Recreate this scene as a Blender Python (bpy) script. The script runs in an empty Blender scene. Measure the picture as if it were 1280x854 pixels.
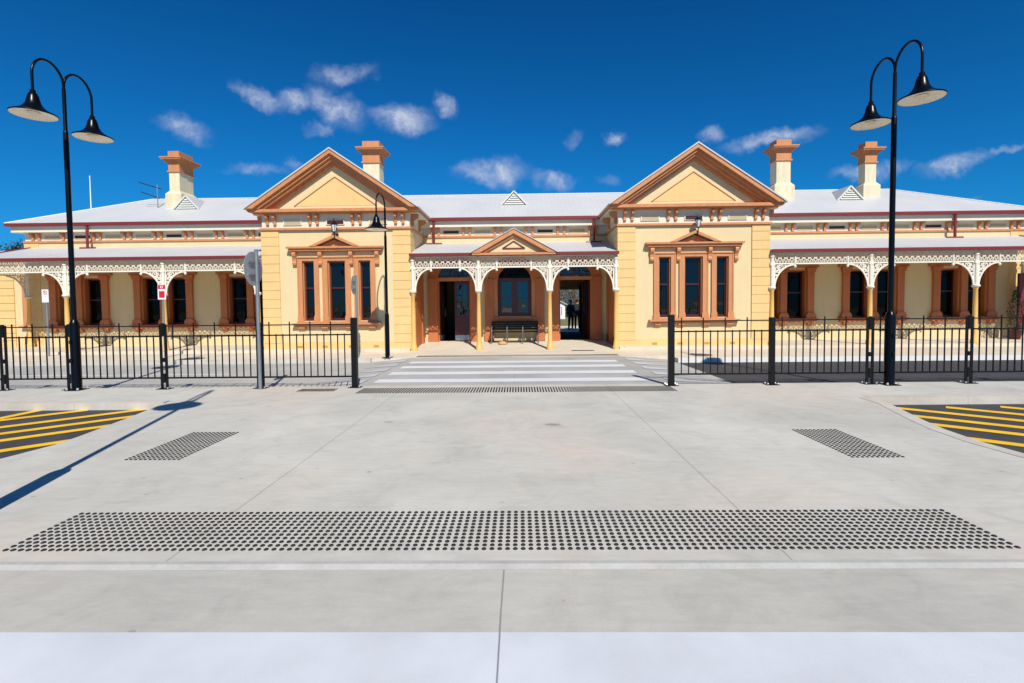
import bpy, math, random
from math import sin, cos, pi, radians
random.seed(7)
scene = bpy.context.scene
col = scene.collection

# ------------------------------------------------------------------ materials
def lin(c):
    return tuple(((v/255)/12.92 if v/255 <= .04045 else ((v/255+.055)/1.055)**2.4) for v in c)
def new_mat(name):
    m = bpy.data.materials.new(name); m.use_nodes = True
    nt = m.node_tree; b = nt.nodes['Principled BSDF']
    return m, nt, b
def N(nt, t, **k):
    n = nt.nodes.new(t)
    for a, v in k.items():
        if a == 'inp':
            for i, x in v.items(): n.inputs[i].default_value = x
        else: setattr(n, a, v)
    return n
def paint(name, rgb, rough=.6, var=.10, scale=1.3, metal=0, streak=0, bump=.0, bscale=60, spec=.5, dirt=None, coat=0):
    """painted / plain surface: base colour with broad faint mottling + fine grain"""
    m, nt, b = new_mat(name); L = nt.links.new
    tc = N(nt, 'ShaderNodeTexCoord')
    geo = N(nt, 'ShaderNodeNewGeometry')
    n1 = N(nt, 'ShaderNodeTexNoise', inp={'Scale': scale, 'Detail': 6., 'Roughness': .65})
    L(geo.outputs['Position'], n1.inputs['Vector'])
    n2 = N(nt, 'ShaderNodeTexNoise', inp={'Scale': scale*14, 'Detail': 4.})
    L(geo.outputs['Position'], n2.inputs['Vector'])
    mx = N(nt, 'ShaderNodeMath', operation='MULTIPLY_ADD', inp={1: .35})
    L(n2.outputs['Fac'], mx.inputs[0]); L(n1.outputs['Fac'], mx.inputs[2])
    mr = N(nt, 'ShaderNodeMapRange', inp={'From Min': .35, 'From Max': 1.0, 'To Min': 1-var, 'To Max': 1+var*.6})
    L(mx.outputs[0], mr.inputs['Value'])
    c = N(nt, 'ShaderNodeMix', data_type='RGBA', blend_type='MULTIPLY', inp={0: 1.})
    c.inputs[6].default_value = (*lin(rgb), 1)
    if streak:
        mp = N(nt, 'ShaderNodeMapping', inp={'Scale': (5, 5, .45)}); L(geo.outputs['Position'], mp.inputs[0])
        ns = N(nt, 'ShaderNodeTexNoise', inp={'Scale': 1.4, 'Detail': 6., 'Roughness': .7}); L(mp.outputs[0], ns.inputs['Vector'])
        rs = N(nt, 'ShaderNodeMapRange', inp={'From Min': .42, 'From Max': .72, 'To Min': 1., 'To Max': 1-streak}); L(ns.outputs['Fac'], rs.inputs['Value'])
        ml = N(nt, 'ShaderNodeMath', operation='MULTIPLY'); L(mr.outputs[0], ml.inputs[0]); L(rs.outputs[0], ml.inputs[1]); L(ml.outputs[0], c.inputs[7])
    else: L(mr.outputs[0], c.inputs[7])
    L(c.outputs[2], b.inputs['Base Color'])
    b.inputs['Roughness'].default_value = rough
    b.inputs['Metallic'].default_value = metal
    b.inputs['Specular IOR Level'].default_value = spec
    if coat: b.inputs['Coat Weight'].default_value = coat; b.inputs['Coat Roughness'].default_value = .1
    if bump:
        nb = N(nt, 'ShaderNodeTexNoise', inp={'Scale': float(bscale), 'Detail': 5.})
        L(geo.outputs['Position'], nb.inputs['Vector'])
        bp = N(nt, 'ShaderNodeBump', inp={'Strength': bump, 'Distance': .01})
        L(nb.outputs['Fac'], bp.inputs['Height']); L(bp.outputs[0], b.inputs['Normal'])
    return m

def concrete(name, rgb, rgb2, joints=(), crossj=(), stain=.5, spots=True, rough=.85, tint=(205, 190, 178)):
    """poured concrete: broad patches, trowel streaks, dark specks, sawn joints at fixed world x / y"""
    m, nt, b = new_mat(name); L = nt.links.new
    geo = N(nt, 'ShaderNodeNewGeometry')
    P = geo.outputs['Position']
    sep = N(nt, 'ShaderNodeSeparateXYZ'); L(P, sep.inputs[0])
    n1 = N(nt, 'ShaderNodeTexNoise', inp={'Scale': .55, 'Detail': 8., 'Roughness': .62, 'Distortion': .5}); L(P, n1.inputs['Vector'])
    r1 = N(nt, 'ShaderNodeMapRange', inp={'From Min': .35, 'From Max': .68}); L(n1.outputs['Fac'], r1.inputs['Value'])
    c1 = N(nt, 'ShaderNodeMix', data_type='RGBA'); c1.inputs[6].default_value = (*lin(rgb), 1); c1.inputs[7].default_value = (*lin(rgb2), 1)
    L(r1.outputs[0], c1.inputs[0])
    # warm sandy tint patches
    n3 = N(nt, 'ShaderNodeTexNoise', inp={'Scale': .28, 'Detail': 5., 'Roughness': .6}); L(P, n3.inputs['Vector'])
    r3 = N(nt, 'ShaderNodeMapRange', inp={'From Min': .50, 'From Max': .72, 'To Max': stain}); L(n3.outputs['Fac'], r3.inputs['Value'])
    c2 = N(nt, 'ShaderNodeMix', data_type='RGBA'); c2.inputs[7].default_value = (*lin(tint), 1)
    L(r3.outputs[0], c2.inputs[0]); L(c1.outputs[2], c2.inputs[6])
    # fine streaky grain
    mp = N(nt, 'ShaderNodeMapping', inp={'Scale': (3, 16, 1), 'Rotation': (0, 0, .12)}); L(P, mp.inputs[0])
    n2 = N(nt, 'ShaderNodeTexNoise', inp={'Scale': 1.0, 'Detail': 9., 'Roughness': .75}); L(mp.outputs[0], n2.inputs['Vector'])
    r2 = N(nt, 'ShaderNodeMapRange', inp={'From Min': .3, 'From Max': .7, 'To Min': .90, 'To Max': 1.05}); L(n2.outputs['Fac'], r2.inputs['Value'])
    n6 = N(nt, 'ShaderNodeTexNoise', inp={'Scale': 1.9, 'Detail': 9., 'Roughness': .7, 'Distortion': 1.2}); L(P, n6.inputs['Vector'])
    r6 = N(nt, 'ShaderNodeMapRange', inp={'From Min': .48, 'From Max': .74, 'To Min': 1.02, 'To Max': .86}); L(n6.outputs['Fac'], r6.inputs['Value'])
    n5 = N(nt, 'ShaderNodeTexNoise', inp={'Scale': 220., 'Detail': 3.}); L(P, n5.inputs['Vector'])
    r5 = N(nt, 'ShaderNodeMapRange', inp={'From Min': .3, 'From Max': .7, 'To Min': .95, 'To Max': 1.05}); L(n5.outputs['Fac'], r5.inputs['Value'])
    mm = N(nt, 'ShaderNodeMath', operation='MULTIPLY'); L(r2.outputs[0], mm.inputs[0]); L(r5.outputs[0], mm.inputs[1])
    def mul(a, bb):
        q = N(nt, 'ShaderNodeMath', operation='MULTIPLY'); L(a, q.inputs[0]); L(bb, q.inputs[1]); return q.outputs[0]
    fac = mul(mm.outputs[0], r6.outputs[0])
    if spots:
        for sc, th, dk in ((1.6, .055, .66), (5.5, .07, .76), (2.7, .035, .5), (.75, .05, .6)):
            mq = N(nt, 'ShaderNodeMapping', inp={'Scale': (.6, 1, 1), 'Location': (sc, sc*2, 0)}); L(P, mq.inputs[0])
            v = N(nt, 'ShaderNodeTexVoronoi', inp={'Scale': sc}); L(mq.outputs[0], v.inputs['Vector'])
            # only some cells carry a speck
            sc_ = N(nt, 'ShaderNodeSeparateColor'); L(v.outputs['Color'], sc_.inputs[0])
            gt = N(nt, 'ShaderNodeMath', operation='GREATER_THAN', inp={1: .72}); L(sc_.outputs[0], gt.inputs[0])
            nz = N(nt, 'ShaderNodeTexNoise', inp={'Scale': 40., 'Detail': 2.}); L(P, nz.inputs['Vector'])
            ad = N(nt, 'ShaderNodeMath', operation='MULTIPLY_ADD', inp={1: -.05}); L(nz.outputs['Fac'], ad.inputs[0]); L(v.outputs['Distance'], ad.inputs[2])
            rr = N(nt, 'ShaderNodeMapRange', inp={'From Min': th-.03, 'From Max': th*.9, 'To Min': 1., 'To Max': 0.}); L(ad.outputs[0], rr.inputs['Value'])
            k = N(nt, 'ShaderNodeMath', operation='MULTIPLY'); L(rr.outputs[0], k.inputs[0]); L(gt.outputs[0], k.inputs[1])
            k2 = N(nt, 'ShaderNodeMapRange', inp={'To Min': 1., 'To Max': dk}); L(k.outputs[0], k2.inputs['Value'])
            fac = mul(fac, k2.outputs[0])
    mt_ = N(nt, 'ShaderNodeMapping', inp={'Scale': (.35, 2.2, 1), 'Rotation': (0, 0, .95)}); L(P, mt_.inputs[0])
    nt7 = N(nt, 'ShaderNodeTexNoise', inp={'Scale': 1.1, 'Detail': 10., 'Roughness': .78}); L(mt_.outputs[0], nt7.inputs['Vector'])
    r7 = N(nt, 'ShaderNodeMapRange', inp={'From Min': .60, 'From Max': .70, 'To Min': 1., 'To Max': .88}); L(nt7.outputs['Fac'], r7.inputs['Value'])
    fac = mul(fac, r7.outputs[0])
    def joint(out, pos, w, dk, lo=None, hi=None, other=None):
        wn = N(nt, 'ShaderNodeTexNoise', inp={'Scale': 3., 'Detail': 3.}); L(P, wn.inputs['Vector'])
        wa = N(nt, 'ShaderNodeMath', operation='MULTIPLY_ADD', inp={1: .012, 2: -.006-pos}); L(wn.outputs['Fac'], wa.inputs[0])
        s = N(nt, 'ShaderNodeMath', operation='ADD'); L(out, s.inputs[0]); L(wa.outputs[0], s.inputs[1])
        a = N(nt, 'ShaderNodeMath', operation='ABSOLUTE'); L(s.outputs[0], a.inputs[0])
        r = N(nt, 'ShaderNodeMapRange', inp={'From Min': w*.4, 'From Max': w, 'To Min': dk, 'To Max': 1.}); L(a.outputs[0], r.inputs['Value'])
        return r.outputs[0]
    for x, w, dk in joints: fac = mul(fac, joint(sep.outputs[0], x, w, dk))
    for y, w, dk in crossj: fac = mul(fac, joint(sep.outputs[1], y, w, dk))
    c3 = N(nt, 'ShaderNodeMix', data_type='RGBA', blend_type='MULTIPLY', inp={0: 1.}); L(c2.outputs[2], c3.inputs[6]); L(fac, c3.inputs[7])
    L(c3.outputs[2], b.inputs['Base Color']); b.inputs['Roughness'].default_value = rough
    b.inputs['Specular IOR Level'].default_value = .25
    bp = N(nt, 'ShaderNodeBump', inp={'Strength': .25, 'Distance': .004}); L(n5.outputs['Fac'], bp.inputs['Height']); L(bp.outputs[0], b.inputs['Normal'])
    return m

def glass_mat(name, tint=(12, 13, 15), ior=1.9, rough=.03):
    m, nt, b = new_mat(name); L = nt.links.new
    b.inputs['Base Color'].default_value = (*lin(tint), 1)
    b.inputs['Roughness'].default_value = rough; b.inputs['IOR'].default_value = ior
    geo = N(nt, 'ShaderNodeNewGeometry')
    n = N(nt, 'ShaderNodeTexNoise', inp={'Scale': 2.2, 'Detail': 1.}); L(geo.outputs['Position'], n.inputs['Vector'])
    bp = N(nt, 'ShaderNodeBump', inp={'Strength': .25, 'Distance': .03}); L(n.outputs['Fac'], bp.inputs['Height']); L(bp.outputs[0], b.inputs['Normal'])
    return m

def roof_mat(name, rgb, axis=0, pitch=.19):
    m, nt, b = new_mat(name); L = nt.links.new
    geo = N(nt, 'ShaderNodeNewGeometry'); P = geo.outputs['Position']
    n1 = N(nt, 'ShaderNodeTexNoise', inp={'Scale': .8, 'Detail': 6.}); L(P, n1.inputs['Vector'])
    sep = N(nt, 'ShaderNodeSeparateXYZ'); L(P, sep.inputs[0])
    ml = N(nt, 'ShaderNodeMath', operation='MULTIPLY', inp={1: 2*pi/pitch}); L(sep.outputs[axis], ml.inputs[0])
    sn = N(nt, 'ShaderNodeMath', operation='SINE'); L(ml.outputs[0], sn.inputs[0])
    pw = N(nt, 'ShaderNodeMapRange', inp={'From Min': .3, 'From Max': 1., 'To Min': 0., 'To Max': 1.}); L(sn.outputs[0], pw.inputs['Value'])
    bp = N(nt, 'ShaderNodeBump', inp={'Strength': .22, 'Distance': .02}); L(pw.outputs[0], bp.inputs['Height']); L(bp.outputs[0], b.inputs['Normal'])
    r = N(nt, 'ShaderNodeMapRange', inp={'From Min': .3, 'From Max': .75, 'To Min': .93, 'To Max': 1.03}); L(n1.outputs['Fac'], r.inputs['Value'])
    c = N(nt, 'ShaderNodeMix', data_type='RGBA', blend_type='MULTIPLY', inp={0: 1.}); c.inputs[6].default_value = (*lin(rgb), 1); L(r.outputs[0], c.inputs[7])
    L(c.outputs[2], b.inputs['Base Color']); b.inputs['Roughness'].default_value = .45
    return m

M = dict(
    cream=paint('cream_render', (213, 192, 147), .75, .07, .9, streak=.05, bump=.15, bscale=90),
    white=paint('pale_cream_paint', (216, 208, 186), .6, .07, streak=.06),
    yellow=paint('yellow_quoin_paint', (219, 185, 124), .72, .12, 1.1, streak=.05, bump=.12, bscale=80),
    amber=paint('amber_column_paint', (224, 176, 100), .5, .08, 3),
    orange=paint('terracotta_trim_paint', (196, 132, 84), .6, .12, 1.6, streak=.2),
    trim_shade=paint('terracotta_paint_in_shade', (186, 110, 62), .6, .12, 1.6, streak=.2),  # same terracotta trim, its colour darkened to carry verandah and porch shade
    maroon=paint('maroon_gutter_paint', (118, 38, 36), .4, .12, 2),
    dmaroon=paint('dark_maroon_joinery', (72, 26, 26), .4, .12, 3),
    lace=paint('cast_iron_lace_paint', (222, 217, 200), .5, .12, 5), ventw=paint('vent_grey_white', (206, 206, 198), .6, .08), vshade=paint('vent_cream_in_shade', (176, 160, 122), .7, .1), ped=paint('brown_line_and_shadow', (150, 96, 48), .7, .1),  # cream vents toned tan, putting the recess shadow into their colour
    chim=paint('chimney_cream', (218, 206, 172), .7, .1, streak=.2), groove=paint('mortar_groove', (176, 138, 70), .9, .1),
    roof=roof_mat('white_metal_roof', (191, 192, 192), 0),
    roofy=roof_mat('white_metal_gable_roof', (189, 190, 190), 1),
    glass=glass_mat('dark_window_glass', (9, 8, 7), 1.22),
    glass3=glass_mat('bay_window_glass', (9, 10, 12), 1.5, .02), glass2=glass_mat('reflecting_window_glass', (12, 13, 16), 1.9, .02),
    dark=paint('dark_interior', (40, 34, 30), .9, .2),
    black=paint('gloss_black_enamel', (8, 8, 9), .28, .3, 6, spec=.22),
    blackm=paint('satin_black_powdercoat', (9, 9, 10), .45, .3, 6, spec=.3),
    lens=paint('frosted_lamp_lens', (246, 240, 226), .35, .02, 3),
    galv=paint('galvanised_steel', (148, 154, 160), .42, .2, 9, metal=.6),
    bolt=paint('zinc_bolt', (205, 208, 210), .3, .1, metal=.5),
    signback=paint('aluminium_sign_back', (168, 172, 176), .45, .12, 7, metal=.35),
    signwhite=paint('white_sign_face', (232, 234, 238), .4, .03),
    signred=paint('red_sign_ink', (205, 28, 34), .4, .03),
    signblue=paint('blue_sign_ink', (60, 62, 140), .4, .03),
    stud=paint('charcoal_tactile_stud', (34, 34, 35), .55, .35, 12),
    keyp=paint('worn_ramp_paint', (188, 190, 194), .7, .2), wpaint=paint('white_road_paint', (210, 212, 215), .7, .12, 1.1, bump=.1, bscale=200),
    ypaint=paint('yellow_road_paint', (238, 188, 24), .7, .22, 4, bump=.1, bscale=200),
    asphalt=paint('asphalt', (62, 62, 65), .92, .40, 2.2, bump=.6, bscale=160),
    leaf=paint('gum_leaf', (52, 56, 40), .8, .4, .8),
    leafb=paint('bare_olive_leaf', (112, 100, 78), .8, .4, .8),
    leafd=paint('dark_conifer_leaf', (24, 44, 26), .7, .4, 6),
    bark=paint('bark', (98, 82, 68), .9, .3, 6),
    skin=paint('skin', (176, 128, 104), .6, .05), hair=paint('dark_hair', (30, 24, 22), .7, .1),
    cloth=paint('dark_cloth', (34, 38, 52), .85, .2, 5), cloth2=paint('charcoal_cloth', (40, 38, 40), .85, .2, 5),
    chrome=paint('brushed_steel', (112, 114, 116), .45, .05, metal=.3),
    kick=paint('steel_kick_plate', (160, 168, 180), .4, .1, metal=.5),
    stone=paint('sandstone_block', (196, 150, 112), .9, .2, 12, bump=.4),
    grass=paint('dry_grass', (112, 112, 66), .95, .3, .5, bump=.5, bscale=30),
)
M['plaza'] = concrete('plaza_concrete', (179, 177, 168), (197, 195, 186), joints=((-2.2, .010, .72), (1.64, .010, .72), (-6.0, .008, .8), (7.4, .008, .8)),
                      crossj=((8.02, .006, .86),), stain=.75, tint=(200, 182, 164))
M['fore'] = concrete('forecourt_concrete', (200, 190, 172), (211, 201, 181), joints=((-3.05, .008, .8), (-9.5, .01, .8), (-14.5, .01, .8), (6.2, .01, .8), (10.6, .01, .8), (14.8, .01, .8)), stain=.7, tint=(214, 190, 166))
M['roadc'] = concrete('road_concrete', (160, 160, 156), (176, 175, 170), joints=((-.11, .006, .72),), stain=.3, tint=(190, 184, 172))
M['gutterc'] = concrete('channel_concrete', (171, 169, 161), (188, 185, 176), joints=((-.11, .007, .55),), stain=.35, tint=(186, 178, 164))
M['kerb'] = concrete('kerb_concrete', (196, 192, 182), (178, 172, 160), joints=((-7.4, .008, .75), (-9.6, .008, .75), (7.2, .008, .75), (9.4, .008, .75)), stain=.6, tint=(186, 170, 146), spots=False)

# ------------------------------------------------------------------ mesh builder
class MB:
    def __init__(s): s.v = []; s.f = []
    def add(s, vs, fs):
        o = len(s.v); s.v += vs; s.f += [tuple(i+o for i in f) for f in fs]; return s
    def box(s, x0, x1, y0, y1, z0, z1):
        return s.add([(x0,y0,z0),(x1,y0,z0),(x1,y1,z0),(x0,y1,z0),(x0,y0,z1),(x1,y0,z1),(x1,y1,z1),(x0,y1,z1)],
                     [(0,3,2,1),(4,5,6,7),(0,1,5,4),(1,2,6,5),(2,3,7,6),(3,0,4,7)])
    def prism(s, pts, y0, y1, axis='y'):
        """extrude a polygon; axis y: pts are (x,z); axis x: pts are (y,z); axis z: pts are (x,y)"""
        n = len(pts)
        mk = {'y': lambda p, t: (p[0], t, p[1]), 'x': lambda p, t: (t, p[0], p[1]), 'z': lambda p, t: (p[0], p[1], t)}[axis]
        vs = [mk(p, y0) for p in pts]+[mk(p, y1) for p in pts]
        fs = [tuple(range(n)), tuple(range(2*n-1, n-1, -1))]+[(i, i+n, (i+1) % n+n, (i+1) % n) for i in range(n)]
        return s.add(vs, fs)
    def lathe(s, prof, x, y, z=0, n=20, cap=True):
        vs = [(x+r*cos(2*pi*k/n), y+r*sin(2*pi*k/n), z+h) for r, h in prof for k in range(n)]
        fs = [(i*n+k, i*n+(k+1) % n, (i+1)*n+(k+1) % n, (i+1)*n+k) for i in range(len(prof)-1) for k in range(n)]
        if cap:
            if prof[0][0] > 1e-4: fs.append(tuple(range(n-1, -1, -1)))
            if prof[-1][0] > 1e-4: m = (len(prof)-1)*n; fs.append(tuple(range(m, m+n)))
        return s.add(vs, fs)
    def tube(s, path, r, n=10):
        """round tube along a 3-D path; r number or list"""
        rs = r if isinstance(r, (list, tuple)) else [r]*len(path)
        def sub(a, b): return (a[0]-b[0], a[1]-b[1], a[2]-b[2])
        def nrm(a):
            l = math.sqrt(sum(q*q for q in a)) or 1; return (a[0]/l, a[1]/l, a[2]/l)
        def cr(a, b): return (a[1]*b[2]-a[2]*b[1], a[2]*b[0]-a[0]*b[2], a[0]*b[1]-a[1]*b[0])
        vs = []; u = None
        for i, p in enumerate(path):
            t = nrm(sub(path[min(i+1, len(path)-1)], path[max(i-1, 0)]))
            if u is None:
                u = nrm(cr(t, (0, 0, 1) if abs(t[2]) < .9 else (1, 0, 0)))
            w = nrm(cr(t, u)); u = cr(w, t)
            for k in range(n):
                a = 2*pi*k/n
                vs.append(tuple(p[j]+rs[i]*(cos(a)*u[j]+sin(a)*w[j]) for j in range(3)))
        fs = [(i*n+k, i*n+(k+1) % n, (i+1)*n+(k+1) % n, (i+1)*n+k) for i in range(len(path)-1) for k in range(n)]
        fs += [tuple(range(n-1, -1, -1)), tuple(range((len(path)-1)*n, len(path)*n))]
        return s.add(vs, fs)
    def bar(s, x0, z0, x1, z1, t, y0, y1):
        dx, dz = x1-x0, z1-z0; l = math.hypot(dx, dz) or 1; nx, nz = -dz/l*t/2, dx/l*t/2
        return s.prism([(x0+nx, z0+nz), (x1+nx, z1+nz), (x1-nx, z1-nz), (x0-nx, z0-nz)], y0, y1)
    def ring(s, cx, cz, r, t, y0, y1, n=10, rz=None, a0=0, a1=2*pi):
        rz = rz or r; full = abs(a1-a0-2*pi) < 1e-6; m = n if full else n+1
        vs = []
        for k in range(m):
            a = a0+(a1-a0)*k/n; c, q = cos(a), sin(a)
            for y in (y0, y1):
                vs.append((cx+(r-t/2)*c, y, cz+(rz-t/2)*q)); vs.append((cx+(r+t/2)*c, y, cz+(rz+t/2)*q))
        fs = []
        for k in range(n):
            i = 4*k; j = 4*((k+1) % m)
            fs += [(i, i+1, j+1, j), (i+2, j+2, j+3, i+3), (i+1, i+3, j+3, j+1), (i, j, j+2, i+2)]
        return s.add(vs, fs)
    def wall(s, x0, x1, z0, z1, yf, yb, holes):
        """wall in the XZ plane with rectangular holes (x0,x1,z0,z1) and their reveals"""
        xs = sorted({x0, x1, *[h[0] for h in holes], *[h[1] for h in holes]})
        zs = sorted({z0, z1, *[h[2] for h in holes], *[h[3] for h in holes]})
        def solid(i, j):
            if i < 0 or j < 0 or i >= len(xs)-1 or j >= len(zs)-1: return False
            cx, cz = (xs[i]+xs[i+1])/2, (zs[j]+zs[j+1])/2
            return not any(h[0] < cx < h[1] and h[2] < cz < h[3] for h in holes)
        for i in range(len(xs)-1):
            for j in range(len(zs)-1):
                if not solid(i, j): continue
                a, b, c, d = xs[i], xs[i+1], zs[j], zs[j+1]
                s.add([(a,yf,c),(b,yf,c),(b,yf,d),(a,yf,d)], [(0,1,2,3)]); s.add([(a,yb,c),(b,yb,c),(b,yb,d),(a,yb,d)], [(3,2,1,0)])
                if not solid(i-1, j): s.add([(a,yf,c),(a,yb,c),(a,yb,d),(a,yf,d)], [(3,2,1,0)])
                if not solid(i+1, j): s.add([(b,yf,c),(b,yb,c),(b,yb,d),(b,yf,d)], [(0,1,2,3)])
                if not solid(i, j-1): s.add([(a,yf,c),(b,yf,c),(b,yb,c),(a,yb,c)], [(3,2,1,0)])
                if not solid(i, j+1): s.add([(a,yf,d),(b,yf,d),(b,yb,d),(a,yb,d)], [(0,1,2,3)])
        return s
    def mesh(s, name, mat, smooth=False, bevel=0):
        me = bpy.data.meshes.new(name); me.from_pydata(s.v, [], s.f)
        if isinstance(mat, (list, tuple)):
            for q in mat: me.materials.append(q)
        else: me.materials.append(mat)
        if smooth:
            me.polygons.foreach_set('use_smooth', [True]*len(me.polygons)); me.set_sharp_from_angle(angle=radians(38))
        me.update(); return me
    def build(s, name, mat, parent=None, smooth=False, loc=None, bevel=0):
        o = bpy.data.objects.new(name, s.mesh(name, mat, smooth)); col.objects.link(o)
        if parent: o.parent = parent
        if loc: o.location = loc
        if bevel:
            b = o.modifiers.new('bevel', 'BEVEL'); b.width = bevel; b.segments = 2; b.limit_method = 'ANGLE'
        return o
def inst(name, me, parent=None, loc=(0, 0, 0), rot=None, scale=None):
    o = bpy.data.objects.new(name, me); col.objects.link(o); o.location = loc
    if rot: o.rotation_euler = rot
    if scale: o.scale = scale
    if parent: o.parent = parent
    return o
def tag(o, label=None, cat=None, group=None, kind=None):
    if label: o['label'] = label
    if cat: o['category'] = cat
    if group: o['group'] = group
    if kind: o['kind'] = kind
    return o
def empty(name, loc=(0, 0, 0), rz=0, **k):
    o = bpy.data.objects.new(name, None); col.objects.link(o); o.location = loc; o.rotation_euler.z = rz
    o.empty_display_size = .2
    return tag(o, **k)
def copy_tree(o, parent=None):
    c = o.copy(); col.objects.link(c); c.parent = parent
    for ch in [q for q in bpy.data.objects if q.parent == o]: copy_tree(ch, c)
    return c
def struct(o): o['kind'] = 'structure'; return o

# ------------------------------------------------------------------ ground
struct(MB().add([(-900,-300,-.45),(900,-300,-.45),(900,1500,-.45),(-900,1500,-.45)], [(0,1,2,3)]).build('ground', M['grass']))
ZR = -.12
# pale concrete road to the left of the raised crossing, asphalt to the right
struct(MB().box(-60, -4.4, 9.42, 14.35, -.4, ZR).build('road', M['roadc']))
struct(MB().box(4.42, 60, 9.42, 13.62, -.4, ZR).build('asphalt_road', M['asphalt']))
# raised crossing with side ramps
rc = MB().box(-3.15, 2.92, 9.42, 14.4, -.4, 0)
rc.prism([(2.92, 0), (4.42, ZR), (4.42, -.4), (2.92, -.4)], 9.42, 14.4)
rc.prism([(-3.15, 0), (-3.15, -.4), (-4.4, -.4), (-4.4, ZR)], 9.42, 14.4)
struct(rc.build('raised_crossing', M['roadc']))
# plaza slab with two notches where the hatched asphalt bays sit lower
Lc = [(-5.88, 8.08), (-5.76, 7.50), (-5.62, 6.9), (-5.52, 6.36), (-5.42, 5.85), (-5.38, 5.5), (-5.46, 5.0), (-5.7, 4.5), (-6.2, 4.1), (-7.2, 3.8)]
Rc = [(5.62, 7.9), (5.60, 7.45), (5.42, 6.9), (5.24, 6.35), (5.12, 5.9), (5.06, 5.4), (5.1, 4.9), (5.35, 4.35), (6.0, 3.95), (6.9, 3.75)]
outline = [(-26, 2.93), (26, 2.93), (26, 3.75)] + [(x, y) for x, y in reversed(Rc)] + [(26, 7.9), (26, 9.42), (-26, 9.42), (-26, 8.08)] + Lc + [(-26, 3.8)]
pl = MB().prism(outline, -.4, 0, 'z'); struct(pl.build('plaza', M['plaza']))
# hatched bays
for pts, x1, nm in ((Lc, -26, 'asphalt_bay'), (Rc, 26, 'asphalt_bay')):
    poly = [(x, y) for x, y in pts]+[(x1, pts[-1][1]), (x1, pts[0][1])]
    struct(MB().prism(poly, -.41, ZR, 'z').build(nm, M['asphalt']))
# kerbs: a lighter strip set on the slab edge of each bay, back kerb + curved nib
def strip(pts, w, z, side):
    a = []; b = []
    for i, p in enumerate(pts):
        q0 = pts[max(i-1, 0)]; q1 = pts[min(i+1, len(pts)-1)]
        dx, dy = q1[0]-q0[0], q1[1]-q0[1]; l = math.hypot(dx, dy)
        a.append((p[0], p[1], z)); b.append((p[0]-side*dy/l*w, p[1]+side*dx/l*w, z))
    n = len(pts)
    return a+b, [(i, i+1, n+i+1, n+i) for i in range(n-1)]
kb = MB()
vs, fs = strip(Rc, .16, .004, -1); kb.add(vs, fs)
kb.box(5.63, 26, 7.897, 8.06, -.3, .004)
struct(kb.build('kerb', M['kerb']))
kb = MB()
kb.box(-26, -5.90, 7.93, 8.083, -.3, .004)
struct(kb.build('kerb', M['kerb']))
# yellow hatching, parts of one marking object per bay
def hatch(lines, w, label):
    mb = MB()
    for (x0, y0), (x1, y1) in lines:
        dx, dy = x1-x0, y1-y0; l = math.hypot(dx, dy); nx, ny = -dy/l*w/2, dx/l*w/2
        z = ZR+.005
        mb.add([(x0+nx, y0+ny, z), (x1+nx, y1+ny, z), (x1-nx, y1-ny, z), (x0-nx, y0-ny, z)], [(0, 1, 2, 3)])
    o = mb.build('yellow_hatching', M['ypaint']); tag(o, label, 'road marking', 'yellow hatching in the parking bays'); return o
LL = []
for k, (x, y) in enumerate([(-5.86, 5.98), (-5.93, 6.83), (-6.06, 7.40), (-6.32, 7.88)]):
    L_ = 3.6; dx, dy = -.72, -.70
    yy = max(y+dy*L_, 3.9); LL.append(((x+.5, min(y+.486, 8.06)) if y < 7.6 else (x+.16, y+.155), (x+(yy-y)*dx/dy, yy)))
LL.append(((-7.18, 7.93), (-9.6, 5.6))); LL.append(((-8.0, 7.93), (-8.05, 7.32))); LL.append(((-8.9, 7.93), (-12.0, 4.9)))
hatch(LL, .17, 'yellow diagonal stripes on the black asphalt bay left of the plaza')
RR = []
for x, y in [(5.86, 7.66), (5.70, 7.13), (5.52, 6.66), (5.36, 5.98)]:
    yy = 4.2; RR.append(((x, y), (x+(y-yy)*1.22, yy)))
RR.append(((6.66, 7.68), (10.6, 4.4))); RR.append(((7.5, 7.68), (11.2, 4.6)))
hatch(RR, .17, 'yellow diagonal stripes on the black asphalt bay right of the plaza')

# near roadway: lip, grey channel, white painted bar of the crossing
struct(MB().prism([(2.93, 0), (2.90, -.003), (2.872, -.024), (2.872, -.4), (2.93, -.4)], -26, 26, 'x').build('kerb', paint('worn_kerb_lip', (166, 165, 160), .8, .25, 3)))
struct(MB().add([(-60,-60,-.025),(60,-60,-.025),(60,2.87,-.025),(-60,2.87,-.025)], [(0,1,2,3)]).build('near_road', M['gutterc']))
zb = MB()
for y0, y1 in ((1.30, 2.305), (-.7, .3), (-2.7, -1.7)):
    zb.add([(-9, y0, -.020), (9, y0, -.020), (9, y1-.0, -.020), (-9, y1, -.020)], [(0, 1, 2, 3)])
wp, nt, b = new_mat('worn_white_crossing_paint')
geo = N(nt, 'ShaderNodeNewGeometry'); L = nt.links.new
na = N(nt, 'ShaderNodeTexNoise', inp={'Scale': .9, 'Detail': 7., 'Roughness': .6}); L(geo.outputs['Position'], na.inputs['Vector'])
nb_ = N(nt, 'ShaderNodeTexNoise', inp={'Scale': 160., 'Detail': 3.}); L(geo.outputs['Position'], nb_.inputs['Vector'])
ra = N(nt, 'ShaderNodeValToRGB'); ra.color_ramp.elements[0].position = .34; ra.color_ramp.elements[0].color = (*lin((190, 194, 198)), 1)
ra.color_ramp.elements[1].position = .62; ra.color_ramp.elements[1].color = (*lin((207, 211, 216)), 1); L(na.outputs['Fac'], ra.inputs[0])
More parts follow.
